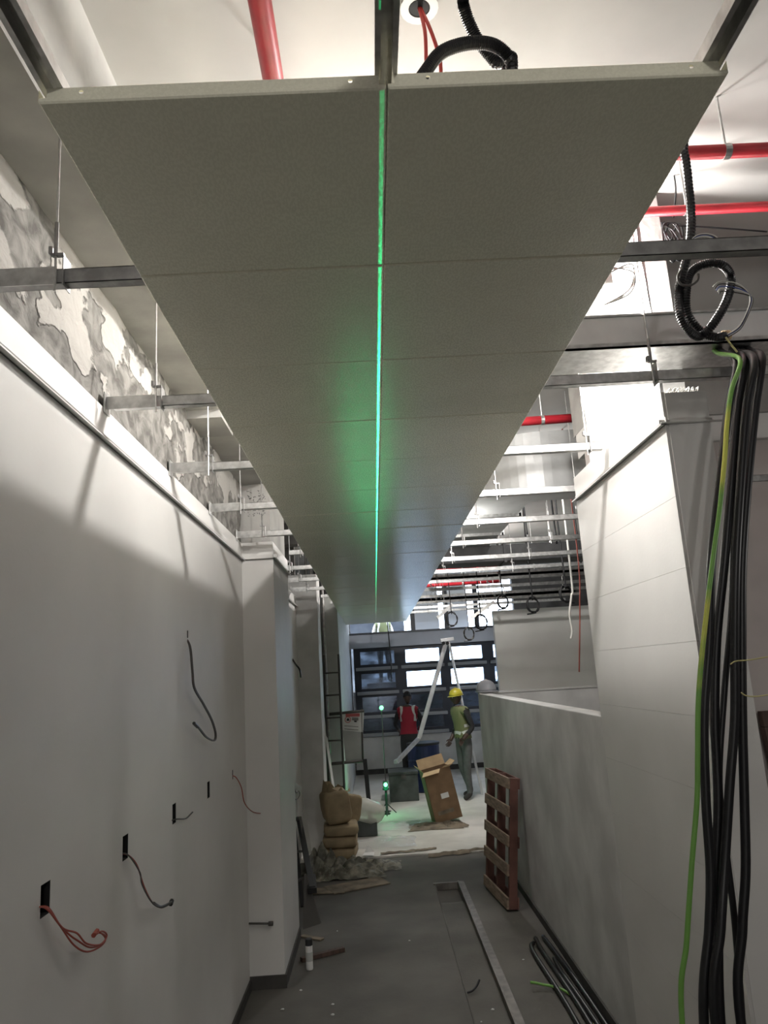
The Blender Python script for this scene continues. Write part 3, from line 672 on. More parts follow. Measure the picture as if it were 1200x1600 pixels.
q_ = wl_px(149, 1459, 0.06); MB().tube([q_-Vector((0, 0.016, 0.0)), q_+Vector((0, 0.016, 0.004))], 0.008, 6).build('wire_cap', REDCD, t)
t = outlet(3.11, 1.51, 0.034, 0.045, 'second outlet box with a drooping red and grey wire pair')
for k, pts in enumerate(([(200, 1336), (214, 1352), (225, 1385), (238, 1410), (252, 1418), (266, 1412)], [(200, 1336), (218, 1362), (222, 1382), (236, 1408), (250, 1417), (268, 1409)])):
    P = [Vector((XL-0.03, 3.11, 1.49))] + [wl_px(x, y, 0.012+0.04*min(1, i/3)+0.008*k) for i, (x, y) in enumerate(pts)]
    wire(P, 0.0030, REDCD if k == 0 else GREYC, t)
P = [wl_px(x, y, 0.055) for x, y in ((240, 1411), (252, 1417), (268, 1410))]
wire(P, 0.006, GREYC, t, 'wire_sleeve')
q_ = wl_px(267, 1411, 0.055); MB().tube([q_-Vector((0, 0.006, 0.004)), q_+Vector((0, 0.016, 0.006))], 0.010, 6).build('wire_cap', BLK, t)
t = outlet(3.83, 1.51, 0.034, 0.045, 'third outlet box with a short curled grey wire')
wire([Vector((XL-0.03, 3.83, 1.475))] + [wl_px(x, y, 0.02) for x, y in ((275, 1280), (290, 1279), (298, 1272), (301, 1269))], 0.0035, GREYC, t)
outlet(4.59, 1.51, 0.034, 0.045, 'fourth outlet box from the camera, empty and dark')
t = outlet(UP[0], UP[1], 0.012, 0.02, 'small slot high in the left wall with a long looped grey cable')
for k in range(2):
    P = [Vector((XL-0.02, UP[0], UP[1]-0.005*k))] + [wl_px(x+1.5*k, y, 0.012+0.03*min(1, i/2)) for i, (x, y) in enumerate(((296, 1010), (300, 1050), (303, 1075), (317, 1100), (330, 1125), (336, 1146), (334, 1157), (322, 1152), (312, 1140), (305, 1131)))]
    wire(P, 0.0045, GREYC, t, 'cable')
MB().tube([wl_px(309, 1136, 0.045), wl_px(303, 1130, 0.045)], 0.009, 6).build('cable_end', BLK, t)
t = outlet(5.345, 1.50, 0.015, 0.03, 'narrow slot beside the pilaster with a thin red wire')
P = [Vector((XL-0.02, 5.345, 1.49))] + [at(x, y, X=XL+0.02+0.02*i) for i, (x, y) in enumerate(((368, 1214), (377, 1230), (382, 1254), (394, 1268), (408, 1271), (424, 1271)))]
wire(P, 0.0035, REDCD, t)
# wires in the recess behind the pilaster
t = thing('wire_loop', (XL, 8.22, 1.5), 'black wire loop hanging on the recessed wall', 'wire')
P = [Vector((XL+0.012, 8.22, 1.56))]+[at(x, y, X=XL+0.03) for x, y in ((460, 1232), (467, 1236), (468, 1243), (463, 1249), (456, 1247), (453, 1241))]
wire(P, 0.006, BLK, t)
t = thing('cable_stub', (XL, 8.9, 2.4), 'short black cable stub bent out of the recessed wall', 'cable')
wire([at(457, 1030, X=XL-0.005), at(462, 1038, X=XL+0.05), at(468, 1046, X=XL+0.10), at(470, 1058, X=XL+0.10)], 0.011, BLK, t, 'cable')
# pipe stub on the pilaster face
t = thing('pipe_stub', (-0.90, PY0, 0.42), 'thin grey pipe stub fixed low on the pilaster', 'pipe')
a, b_ = at(389, 1443, Y=PY0-0.015), at(424, 1443, Y=PY0-0.03)
MB().tube([a, b_], 0.007, 8).build('pipe', GREYC, t, smooth=True)
MB().tube([b_-Vector((0.02, 0, 0)), b_+Vector((0.012, 0, 0))], 0.016, 8).build('elbow', GREYC, t, smooth=True)

# ------------------------------------------------------------------ slab hole, red cables, black conduits
HP = at(655, 12, Z=SLABZ)
t = thing('ceiling_outlet', HP, 'round outlet in the slab with two red cables hanging out', 'outlet')
b = MB(); n = 20
for r0, r1, z in ((0.035, 0.062, SLABZ-0.004),):
    vs = [HP+Vector((r*cos(2*pi*k/n), r*sin(2*pi*k/n), z-SLABZ)) for r in (r0, r1) for k in range(n)]
    b.add(vs, [(k, (k+1) % n, n+(k+1) % n, n+k) for k in range(n)])
b.build('rim', WHITEP, t)
MB().lathe([(0.036, -0.002), (0.03, -0.003)], HP, 16).build('opening', DARKV, t)
for k, pts in enumerate(([(655, 14), (664, 50), (666, 100), (668, 135)], [(657, 14), (672, 45), (685, 85), (690, 130)])):
    wire([HP+Vector((0.004*k, 0, 0))]+[at(x, y, Y=2.0) for x, y in pts[1:]]+[Vector((0.25+0.04*k, 2.05, 3.22))], 0.006, REDC, t, 'red_cable')
def conduit(pts, r, lab, Y=None, parent=None, name='corrugated_conduit', cat='conduit', seg=26):
    P = [at(p[0], p[1], Y=p[2]) if len(p) == 3 and p[0] > 20 else Vector(p) for p in pts]
    sp = spline(P, seg)
    b = MB().tube(sp, r, 10, rib=0.16)
    o = b.build(name, BLK, parent, smooth=False)
    if parent is None: tag(o, lab, cat)
    return o
conduit([(0.32, 1.5, 4.19), (722, -30, 1.75), (726, 15, 1.80), (745, 60, 1.85), (772, 95, 1.88), (795, 125, 1.9), (0.45, 2.0, 3.26)], 0.019, 'black corrugated conduit dropping from the slab behind the loop')
conduit([(640, 150, 1.72), (665, 112, 1.72), (690, 82, 1.72), (730, 68, 1.74), (770, 70, 1.76), (795, 90, 1.78), (800, 120, 1.80), (0.44, 1.84, 3.24)], 0.0185, 'black corrugated conduit looping over the panel edge')
# coiled conduit with wire bundle, upper right
t = thing('conduit_coil', (1.22, 2.25, 3.25), 'coiled black conduit with loose wires hanging at upper right', 'conduit')
YC = 2.25
pts = [(1069, 240), (1076, 290), (1080, 340), (1077, 385), (1066, 430), (1060, 460), (1064, 495), (1078, 518), (1095, 525), (1115, 505), (1135, 470), (1142, 435), (1130, 415), (1105, 412), (1080, 425), (1072, 455), (1074, 490), (1095, 518), (1120, 527), (1134, 524)]
P = [at(x, y, Y=YC+0.012*(i % 3)+0.002*i) for i, (x, y) in enumerate(pts)]
P = [Vector((0.55, YC, 3.24)), Vector((0.74, YC, 3.50)), at(1052, 205, Y=YC)] + P
MB().tube(spline(P, 18), 0.0155, 10, rib=0.16).build('conduit', BLK, t)
E1 = P[-1]
MB().tube([E1-Vector((0.012, 0, 0)), E1+Vector((0.014, 0, 0))], 0.0165, 10).build('tape', CARDL, t, smooth=True)
cols_ = [WHC, GREYC, BLUEC, WHC, GREYC]
for k in range(5):
    pts = [(1136, 523), (1155, 510), (1168, 485), (1172+k*0.5, 465), (1162+k, 450+2*k), (1148, 442+3*k), (1125, 440+3*k), (1114+2*k, 448+2*k)]
    wire([at(x+0.6*k, y+0.8*k, Y=YC+0.03) for x, y in pts], 0.0022, cols_[k], t)
for k in range(4):
    pts = [(1070+k*1.5, 405), (1074+k*1.5, 382-k), (1090, 371-k*1.2), (1108, 370-k*1.3), (1120+k, 380-k*2), (1129+k, 398)]
    wire([at(x, y, Y=YC-0.01) for x, y in pts], 0.0022, [WHC, BLUEC, GREYC, WHC][k], t)
wire([at(x, y, Y=YC-0.02) for x, y in ((1066, 420), (1059, 432), (1064, 444), (1078, 446), (1090, 438), (1091, 428))], 0.004, GREYC, t, 'tie_loop')
wire([at(1134, 527, Y=YC), at(1142, 538, Y=YC+0.01), at(1152, 550, Y=YC+0.02)], 0.003, YELC, t)
# small bunch of black wire behind, on the beam
t = thing('wire_bunch', at(1050, 370, Y=3.0), 'bunched black wire hooked beside the floodlit column', 'wire')
for k in range(5):
    c = at(1050, 372, Y=2.98)
    P = [c+Vector((0.04*cos(a+k)+0.008*k, 0.01*k, 0.085*sin(a)+0.01*sin(3*a+k))) for a in [q*2*pi/14 for q in range(15)]]
    wire(P, 0.004, BLK, t, seg=3)
wire([at(1055, 352, Y=3.0), at(1120, 356, Y=3.05), at(1198, 362, Y=3.1)], 0.004, BLK, t)
wire([at(1052, 340, Y=2.98), at(1056, 300, Y=2.97), Vector((at(1056, 290, Y=2.97).x, 2.97, SLABZ))], 0.004, BLK, t)

# ------------------------------------------------------------------ black supply cables dropping from the trunking
def cable_drop(px_pts, r, lab, m=BLK, cat='cable', Y0=2.62, tail=None, grp='cables dropping at right'):
    P = [at(x, y, Y=Y0+dy) for x, y, dy in px_pts]
    top = P[0]
    P = [Vector((top.x+0.07, 2.88, 3.325)), Vector((top.x+0.05, 2.80, 3.27))] + P if top.z > 3.0 else P
    if tail: P += [Vector(q) for q in tail]
    o = MB().tube(spline(P, 10), r, 12).build('power_cable', m, None, smooth=True)
    return tag(o, lab, cat, grp)
cable_drop([(1150, 568, 0), (1138, 640, -.03), (1124, 760, -.03), (1112, 880, -.02), (1108, 1000, 0), (1100, 1120, 0), (1103, 1250, 0), (1110, 1360, 0), (1108, 1450, 0), (1100, 1600, 0)], 0.0155, 'thick black power cable, leftmost of the hanging bundle', tail=[(0.96, 2.68, 0.35), (0.99, 2.85, 0.06), (1.03, 3.3, 0.025), (1.06, 4.2, 0.024), (1.08, 5.2, 0.024), (1.06, 6.15, 0.024), (1.10, 6.33, 0.024)])
cable_drop([(1163, 566, .05), (1152, 640, .04), (1142, 760, .03), (1132, 880, .03), (1120, 1000, .05), (1117, 1120, .05), (1122, 1250, .05), (1119, 1360, .05), (1122, 1450, .05), (1126, 1600, .05)], 0.0155, 'thick black power cable, second from left in the hanging bundle', tail=[(1.02, 2.72, 0.35), (1.06, 2.9, 0.06), (1.12, 3.4, 0.025), (1.14, 4.2, 0.024), (1.15, 5.2, 0.024), (1.13, 6.1, 0.024), (1.12, 6.35, 0.05)])
cable_drop([(1178, 563, -.01), (1166, 640, -.02), (1157, 760, -.02), (1150, 880, -.02), (1148, 1000, -.01), (1148, 1120, 0), (1140, 1230, 0), (1133, 1340, 0), (1126, 1450, -.03), (1118, 1600, -.03)], 0.0155, 'thick black power cable, third from left in the hanging bundle', tail=[(1.03, 2.62, 0.3), (1.09, 2.85, 0.06), (1.17, 3.5, 0.025), (1.19, 4.4, 0.024), (1.185, 5.2, 0.024), (1.17, 5.75, 0.024), (1.165, 5.92, 0.05)])
cable_drop([(1190, 561, .03), (1180, 640, .02), (1168, 760, .02), (1160, 880, .02), (1159, 1000, .02), (1160, 1120, .02), (1163, 1250, .02), (1165, 1360, .02), (1160, 1450, .02), (1158, 1600, .02)], 0.0155, 'thick black power cable, rightmost of the hanging bundle', tail=[(1.12, 2.6, 0.3), (1.17, 2.9, 0.06), (1.225, 3.6, 0.025), (1.235, 4.4, 0.024), (1.235, 5.3, 0.024), (1.22, 6.0, 0.024), (1.20, 6.45, 0.024)])
cable_drop([(1170, 564, .07), (1160, 660, .07), (1148, 800, .07), (1143, 950, .07), (1132, 1080, .07), (1124, 1220, .07), (1136, 1340, .09), (1148, 1440, .1), (1160, 1600, .1)], 0.011, 'thin black cable tangled behind the hanging bundle', tail=[(1.10, 2.78, 0.35), (1.16, 2.9, 0.02)])
cable_drop([(1156, 562, -.06), (1143, 610, -.06), (1136, 660, -.06), (1132, 720, -.06), (1124, 800, -.06), (1117, 850, -.06), (1107, 930, -.06), (1096, 1030, -.06), (1091, 1100, -.06), (1090, 1180, -.06), (1089, 1250, -.06), (1081, 1350, -.06), (1073, 1470, -.06), (1066, 1600, -.06)], 0.0085, 'green and yellow striped earth cable hanging in front of the bundle', GRNC,
           tail=[(0.86, 2.55, 0.3), (0.92, 2.8, 0.02), (1.02, 3.6, 0.012), (1.12, 4.6, 0.012), (1.19, 5.1, 0.012), (1.12, 5.45, 0.016), (0.98, 5.55, 0.03), (0.92, 5.56, 0.04)])
# thin cream wires poking in from the right
for pts, lab in (([(1141, 1038), (1150, 1033), (1172, 1031), (1230, 1022), (1290, 1020)], 'thin cream wire poking in at right, upper of two'), ([(1158, 1082), (1166, 1087), (1184, 1088), (1225, 1082), (1290, 1078)], 'thin cream wire poking in at right, lower of two')):
    P = spline([at(x, y, Y=2.5) for x, y in pts] + [Vector((2.3, 2.6, at(1290, 1050, Y=2.5).z)), Vector((4.97, 4.0, 2.4))], 8)
    tag(MB().tube(P, 0.0022, 6).build('loose_wire', YELC, None, smooth=True), lab, 'wire', 'cream wires at right')
# brown door frame leaning in the side room
t = thing('wooden_frame', (2.7, 4.5, 0), 'dark brown wooden frame with board leaning in the side room', 'wooden frame')
MB().box(2.28, 3.1, 4.60, 4.66, 1.66, 1.75).build('top_rail', WOODD, t, bevel=0.004)
MB().obox((2.31, 4.63, 1.66), (2.42, 4.60, 0.0), 0.06, 0.06).build('stile', WOODD, t)
MB().obox((3.07, 4.63, 1.66), (3.07, 4.60, 0.0), 0.06, 0.06).build('stile', WOODD, t)
MB().add([(2.34, 4.645, 1.66), (3.05, 4.645, 1.66), (3.05, 4.63, 0.02), (2.44, 4.63, 0.02), (2.34, 4.66, 1.66), (3.05, 4.66, 1.66), (3.05, 4.645, 0.02), (2.44, 4.645, 0.02)], [(0, 1, 2, 3), (4, 7, 6, 5), (0, 3, 7, 4), (1, 5, 6, 2), (0, 4, 5, 1), (3, 2, 6, 7)]).build('board', WOODD, t)

# ------------------------------------------------------------------ hanging cable coils, rods and leads far right
def coil(px, py, Y, R, r, lab, droop=True, m=BLK, tilt=0.3, ztop=None):
    c = at(px, py, Y=Y); t = thing('cable_coil', c, lab, 'cable coil', 'cable coils hanging far right')
    P = []; q = random.Random(int(px))
    for k in range(33):
        a = pi/2 + k*2*pi/13; rr = R*(1+0.08*sin(k*1.7))
        P.append(c+Vector((rr*cos(a)*0.85, 0.02*sin(a+1)+0.004*k*0.2+tilt*0.05*cos(a), rr*sin(a))))
    zt = ztop or SLABZ
    P = [Vector((c.x-0.02+0.05*q.random(), Y, zt)), Vector((c.x-0.01, Y, (zt+c.z)/2+0.1)), Vector((c.x, Y, c.z+R*1.3))] + P
    if droop: P += [c+Vector((0.3*R, 0, -R*1.05)), c+Vector((0.9*R*(1 if px > 840 else -1), 0.01, -1.2*R))]
    MB().tube(spline(P, 4), r, 7).build('coil', m, t, smooth=True)
    MB().tube([c+Vector((0, -0.015, R*0.86)), c+Vector((0, -0.015, R*1.1))], r*2.2, 7).build('tie', BLKM, t)
coil(885, 928, 8.0, 0.085, 0.0095, 'black cable coil hanging closest to the tall wall')
coil(833, 945, 8.6, 0.085, 0.009, 'black cable coil hanging second from the tall wall')
coil(786, 940, 9.2, 0.08, 0.008, 'black cable coil hanging left of the middle one')
coil(752, 972, 10.3, 0.10, 0.008, 'thin black cable coil in front of the clerestory at right')
coil(706, 967, 10.6, 0.095, 0.006, 'thin grey wire coil hanging near the ceiling end', m=GREYC)
coil(733, 990, 10.6, 0.085, 0.006, 'lowest thin wire loop in front of the grey beam', m=GREYC)
def drop(pts, r, m, lab, name='hanging_cable', cat='cable'):
    return tag(MB().tube(spline(pts, 8), r, 7).build(name, m, None, smooth=True), lab, cat)
q = [at(x, y, Y=7.6) for x, y in ((893, 905), (893, 930), (890, 960), (894, 985), (892, 998))]
drop([Vector((q[0].x, 7.6, SLABZ))]+q, 0.011, WHC, 'white flexible lead with plug hanging beside the tall wall')
q = [at(x, y, Y=6.6) for x, y in ((903, 870), (906, 950), (905, 1050))]
drop([Vector((q[0].x-0.01, 6.6, SLABZ))]+q, 0.006, REDCD, 'thin red wire hanging beside the tall wall')
q = [at(x, y, Y=6.6) for x, y in ((905, 1050), (905, 1075), (907, 1105))]
for i, (x0, y0, x1, y1) in enumerate(((865, 780, 870, 850), (822, 788, 824, 835), (900, 785, 908, 880))):
    a = at(x1, y1, Y=7.3+0.2*i); drop([Vector((a.x-0.02, a.y, SLABZ)), Vector((a.x-0.01, a.y, (a.z+SLABZ)/2)), a], 0.010-0.002*i, BLK, ('thick black drop cable beside the tall wall', 'black drop cable below the white elbow duct', 'thin black drop cable hugging the tall wall edge')[i])
# stray black cable over the window at the ceiling end
drop([Vector((0.30, 15.3, SLABZ)), at(607, 990, Y=15.3), at(611, 1030, Y=15.3), at(612, 1062, Y=15.3)], 0.012, BLK, 'black cable hanging past the panel end before the windows')
# inclined fluorescent battens far right
for i, (a, b_) in enumerate(((at(737, 965, Y=12.2), at(772, 940, Y=12.2)), (at(683, 966, Y=12.0), at(707, 944, Y=12.0)))):
    t = thing('batten_lamp', (a+b_)/2, ('tilted white batten hanging above the pale partition corner', 'tilted grey batten hanging above the windows')[i], 'batten')
    MB().obox(a, b_, 0.06, 0.05).build('batten', (TRIM, GALV)[i], t)
    MB().tube([(a+b_)/2, Vector((((a+b_)/2).x, a.y, SLABZ))], 0.004, 6).build('hanger_wire', GALV, t)

# ------------------------------------------------------------------ pallet
def make_pallet():
    a0, a1 = Vector((1.04, 7.18, 0.0)), Vector((0.95, 8.02, 0.0))
    ang = atan2(a1.x-a0.x, a1.y-a0.y)
    t = thing('pallet', (1.05, 7.6, 0), 'reddish brown wooden pallet leaning on the low wall', 'pallet')
    lean = radians(6.0)
    u = Vector((sin(ang), cos(ang), 0)); nrm = Vector((cos(ang), -sin(ang), 0))   # nrm points to the wall
    up = (Vector((0, 0, 1))*cos(lean) + nrm*sin(lean)); dp = (nrm*cos(lean) - Vector((0, 0, 1))*sin(lean))
    def slab(u0, u1, h0, h1, d0, d1, name, m):
        b = MB(); vs = [a0 + Vector((0, 0, 0.022)) + u*x + up*z + dp*y for x, y, z in [(u0, d0, h0), (u1, d0, h0), (u1, d1, h0), (u0, d1, h0), (u0, d0, h1), (u1, d0, h1), (u1, d1, h1), (u0, d1, h1)]]
        b.add(vs, [(0, 3, 2, 1), (4, 5, 6, 7), (0, 1, 5, 4), (1, 2, 6, 5), (2, 3, 7, 6), (3, 0, 4, 7)]); b.build(name, m, t, bevel=0.003)
    for h in (0.0, 0.27, 0.51, 0.76, 1.0): slab(0, 0.84, h, h+0.095, 0, 0.02, 'deck_board', WOOD)
    for x in (0.0, 0.40, 0.795): slab(x, x+0.045, 0.0, 1.095, 0.021, 0.095, 'stringer', WOODR)
    for h in (0.0, 0.5, 1.0): slab(0, 0.84, h, h+0.095, 0.096, 0.112, 'bottom_board', WOODR)
make_pallet()

# ------------------------------------------------------------------ cardboard box and debris far floor
FZ = 0.02
def make_box():
    c = Vector((0.91, 11.3, FZ)); t = thing('cardboard_box', c, 'tall open brown cardboard box leaning to one side', 'box')
    w, d, h = 0.39, 0.30, 0.70; tilt = radians(-11)
    M = Matrix.Translation(c) @ Matrix.Rotation(radians(8), 4, 'Z') @ Matrix.Rotation(tilt, 4, 'Y') 
    def q(vs, fs, name, m, par=t):
        b = MB().add(vs, fs); b.xf(M); return b.build(name, m, par)
    th = 0.006; z0 = 0.04
    body = MB().box(-w/2, w/2, -d/2, -d/2+th, z0, z0+h).box(-w/2, w/2, d/2-th, d/2, z0, z0+h).box(-w/2, -w/2+th, -d/2, d/2, z0, z0+h).box(w/2-th, w/2, -d/2, d/2, z0, z0+h).box(-w/2, w/2, -d/2, d/2, z0, z0+th).xf(M).build('carton', CARD, t)
    zt = z0+h
    def flap(p0, p1, e, name='flap'):
        p0, p1, e = Vector(p0), Vector(p1), Vector(e); nn = (p1-p0).cross(e).normalized()*0.005
        b = MB().add([p0, p1, p1+e, p0+e, p0+nn, p1+nn, p1+e+nn, p0+e+nn], [(0, 1, 2, 3), (7, 6, 5, 4), (0, 4, 5, 1), (1, 5, 6, 2), (2, 6, 7, 3), (3, 7, 4, 0)]).xf(M); b.build(name, CARDL, t)
    flap((-w/2, -d/2, zt), (0.05, -d/2, zt), (-0.05, -0.12, -0.03))
    flap((0.07, -d/2, zt), (w/2, -d/2, zt), (0.02, -0.13, 0.04))
    flap((-w/2, d/2, zt), (w/2, d/2, zt), (0.0, 0.06, 0.14))
    flap((-w/2, -d/2, zt), (-w/2, d/2, zt), (-0.06, 0, 0.09))
    flap((w/2, -d/2, zt), (w/2, d/2, zt), (0.09, 0.0, 0.05))
    MB().box(-0.03, 0.08, -d/2-0.002, -d/2, z0+0.30, z0+0.37).xf(M).build('label', WHITEP, t)
    MB().box(-0.13, 0.10, -d/2-0.001, -d/2, z0+0.10, z0+0.15).xf(M).build('printed_band', CARDD, t)
make_box()
def crumple(name, c, sx, sy, h, m, lab, cat, seed, nx=26, ny=18, flat=0.0, freq=3.0, kind=None):
    b = MB(); vs = []; c = Vector(c)
    for j in range(ny+1):
        for i in range(nx+1):
            u = i/nx*2-1; v = j/ny*2-1; e = max(0, 1-(abs(u)**3+abs(v)**3))
            rx = 1+0.18*noise.noise((u*1.5, v*1.5, seed)); x = u*sx*rx; y = v*sy*(1+0.2*noise.noise((v*1.5, u*1.5, seed+9)))
            z = h*(e**0.7)*(0.35+0.65*abs(noise.noise((u*freq+seed, v*freq, seed)))*1.6) + 0.16*h*abs(noise.noise((u*freq*2, v*freq*2, seed+4)))+0.004
            vs.append(c+Vector((x, y, z + flat)))
    n = len(vs); k = nx+1
    fs = [(j*k+i, j*k+i+1, (j+1)*k+i+1, (j+1)*k+i) for j in range(ny) for i in range(nx)]
    b.add(vs, fs)
    o = b.build(name, m); return tag(o, lab, cat, kind=kind)
crumple('dirty_sheet', (0.72, 11.02, FZ), 0.36, 0.26, 0.045, CARDD, 'crumpled dark sheet under the leaning cardboard box', 'sheet', 2.1)
crumple('dirty_sheet', (0.97, 10.93, FZ), 0.18, 0.12, 0.05, CARDD, 'torn dark scrap at the foot of the cardboard box', 'scrap', 4.4)
crumple('tarpaulin', (-0.40, 8.95, 0), 0.40, 0.36, 0.15, TARP, 'crumpled dirty tarpaulin heap in front of the paper sacks', 'tarpaulin', 1.7, nx=40, ny=30, freq=2.6)
crumple('tarpaulin', (-0.72, 9.12, 0), 0.20, 0.22, 0.26, TARP, 'crumpled sheeting bunched at the grey column foot', 'sheeting', 5.2, nx=30, ny=30, freq=2.2)
crumple('tarpaulin', (-0.02, 9.1, 0), 0.20, 0.22, 0.06, TARP, 'flattened end of dirty sheeting spread on the floor', 'sheeting', 8.2, freq=2.2)
def plank(name, c, l, w, th, ang, m, lab, cat, tilt=0.0):
    b = MB(); n = 6
    b.box(-l/2, l/2, -w/2, w/2, 0, th); b.xf(Matrix.Translation(Vector(c)) @ Matrix.Rotation(ang, 4, 'Z') @ Matrix.Rotation(tilt, 4, 'Y'))
    return tag(b.build(name, m, bevel=0.002), lab, cat)
plank('cardboard_sheet', (-0.30, 8.35, 0.004), 0.62, 0.30, 0.012, radians(24), CARDD, 'flattened grey cardboard lying before the tarpaulin heap', 'cardboard')
plank('cardboard_sheet', (-0.58, 8.22, 0.004), 0.34, 0.2, 0.01, radians(-6), CARDD, 'small flattened cardboard scrap by the left wall', 'cardboard')
plank('wood_offcut', (-0.52, 6.42, 0.002), 0.36, 0.045, 0.03, radians(28), WOODD, 'dark wooden offcut on the floor by the pilaster', 'offcut')
plank('wood_offcut', (-0.64, 6.85, 0.002), 0.22, 0.05, 0.012, radians(-35), CARDD, 'grey board offcut behind the sealant tube', 'offcut')
# ragged membrane strips at the floor edge
for i, (x0, x1, y, lab) in enumerate(((-0.05, 0.62, 9.55, 'ragged dark strip along the floor edge at left'), (0.50, 0.98, 9.36, 'curled dark strip at the floor edge in the middle'), (0.85, 1.22, 9.44, 'dark strip at the floor edge by the low wall'))):
    b = MB(); vs = []; n = 24
    for k in range(n+1):
        x = x0+(x1-x0)*k/n; yy = y+0.10*(k/n)*(1 if i == 0 else 0.4)+0.05*noise.noise((x*6, i, 3)); ww = 0.02+0.03*abs(noise.noise((x*9, i*3, 7))); z = 0.03+0.03*abs(noise.noise((x*8, i, 1)))
        vs += [(x, yy-ww, z*0.9-0.02*(i != 0)), (x, yy, z+0.012), (x, yy+ww, z*0.8)]
    b.add(vs, [(k*3+j, k*3+j+1, (k+1)*3+j+1, (k+1)*3+j) for k in range(n) for j in range(2)])
    tag(b.build('membrane_strip', CARDD, None, smooth=True), lab, 'strip', 'dark strips at the floor edge')
def film(name, c, sx, sy, h, m, lab, seed, rz=0):
    o = crumple(name, c, sx, sy, h, m, lab, 'plastic film', seed, 22, 16, 0.0, 2.5); o.data.shade_smooth(); o.rotation_euler.z = rz; return o
film('plastic_film', (-0.02, 10.2, FZ), 0.42, 0.30, 0.06, FILM, 'clear plastic wrap spread on the floor beside the sacks', 3.3)
film('plastic_film', (0.12, 11.2, FZ), 0.42, 0.3, 0.04, FILM, 'clear plastic wrap lying in front of the laser', 6.1)
# bulging plastic bag behind the sacks
b = MB(); n = 18
prof = [(0.02, 0.0), (0.16, 0.01), (0.22, 0.08), (0.23, 0.17), (0.19, 0.26), (0.10, 0.31), (0.01, 0.325)]
b.lathe(prof, (0, 0, 0), n); b.v = [p*(1+0.12*noise.noise(p*6)) for p in b.v]
b.xf(Matrix.Translation(Vector((-0.26, 10.72, FZ+0.18))) @ Matrix.Rotation(radians(18), 4, 'Y') @ Matrix.Diagonal((1.15, 0.8, 0.9, 1)))
bag = tag(b.build('plastic_bag', FILMW, None, smooth=True), 'milky plastic bag bulging behind the paper sacks', 'bag')
tag(MB().box(-0.48, -0.08, 10.62, 10.86, FZ, FZ+0.185).build('cement_block', DARKB, None, bevel=0.01), 'dark block under the milky plastic bag', 'block')

# ------------------------------------------------------------------ paper sacks
def sack(c, sx, sy, sz, rz, ry, lab, seed, name='paper_sack'):
    b = MB(); nx, ny = 20, 14; vs = []
    for j in range(ny+1):
        ph = -pi/2+pi*j/ny
        for i in range(nx):
            th = 2*pi*i/nx
            def se(v, e): return (abs(v)**e)*(1 if v >= 0 else -1)
            x = se(cos(ph), 0.3)*se(cos(th), 0.28); y = se(cos(ph), 0.3)*se(sin(th), 0.28); z = se(sin(ph), 0.4)
            d = 1+0.05*noise.noise((x*2+seed, y*2, z*2))+0.02*noise.noise((x*7, y*7+seed, z*7))
            pinch = 1-0.16*abs(x)**4
            vs.append(Vector((x*sx*d, y*sy*d, z*sz*d*pinch)))
    b.add(vs, [(j*nx+i, j*nx+(i+1) % nx, (j+1)*nx+(i+1) % nx, (j+1)*nx+i) for j in range(ny) for i in range(nx)])
    b.xf(Matrix.Translation(Vector(c)) @ Matrix.Rotation(rz, 4, 'Z') @ Matrix.Rotation(ry, 4, 'Y'))
    return tag(b.build(name, SACK, None, smooth=True), lab, 'sack', 'stacked paper sacks')
SX, SY = -0.53, 9.98-0.32
for k, lab in enumerate(('brown paper cement sack at the bottom of the stack', 'brown paper cement sack second from the bottom of the stack', 'brown paper cement sack third from the bottom of the stack')):
    sack((SX+0.01*k, SY+0.02*k, 0.075+0.125*k), 0.205, 0.27, 0.066, radians(4*k-4), 0, lab, k*3.1)
s_ = sack((SX-0.03, SY, 0.58), 0.165, 0.20, 0.19, radians(12), radians(-8), 'upright opened paper sack on top of the stack', 11.0)
sack((SX+0.15, SY+0.30, 0.50), 0.10, 0.10, 0.16, radians(30), radians(10), 'small paper sack tucked behind the upright one', 14.0)
b = MB(); P = [Vector((SX-0.02+0.16*cos(a)*(1+0.2*sin(3*a)), SY+0.14*sin(a), 0)) for a in [k*2*pi/18 for k in range(18)]]
vs = [p+Vector((0, 0, 0.735)) for p in P] + [Vector((SX-0.02, SY, 0))*0.08+p*0.92+Vector((0, 0, 0.80+0.04*sin(k*2.2)-0.06*cos(k*0.35))) for k, p in enumerate(P)]
b.add(vs, [(k, (k+1) % 18, 18+(k+1) % 18, 18+k) for k in range(18)])
o = b.build('torn_mouth', SACK, s_, smooth=True); o.parent = s_
# white scrap by the sacks
t = thing('paper_scrap', (-0.20, 9.55, 0.03), 'white paper scrap folded beside the sack stack', 'scrap')
MB().add([(-0.26, 9.5, 0.04), (-0.13, 9.48, 0.035), (-0.12, 9.6, 0.05), (-0.20, 9.62, 0.12), (-0.24, 9.58, 0.05)], [(0, 1, 2), (0, 2, 4), (2, 3, 4)]).build('scrap', WHITEP, t)

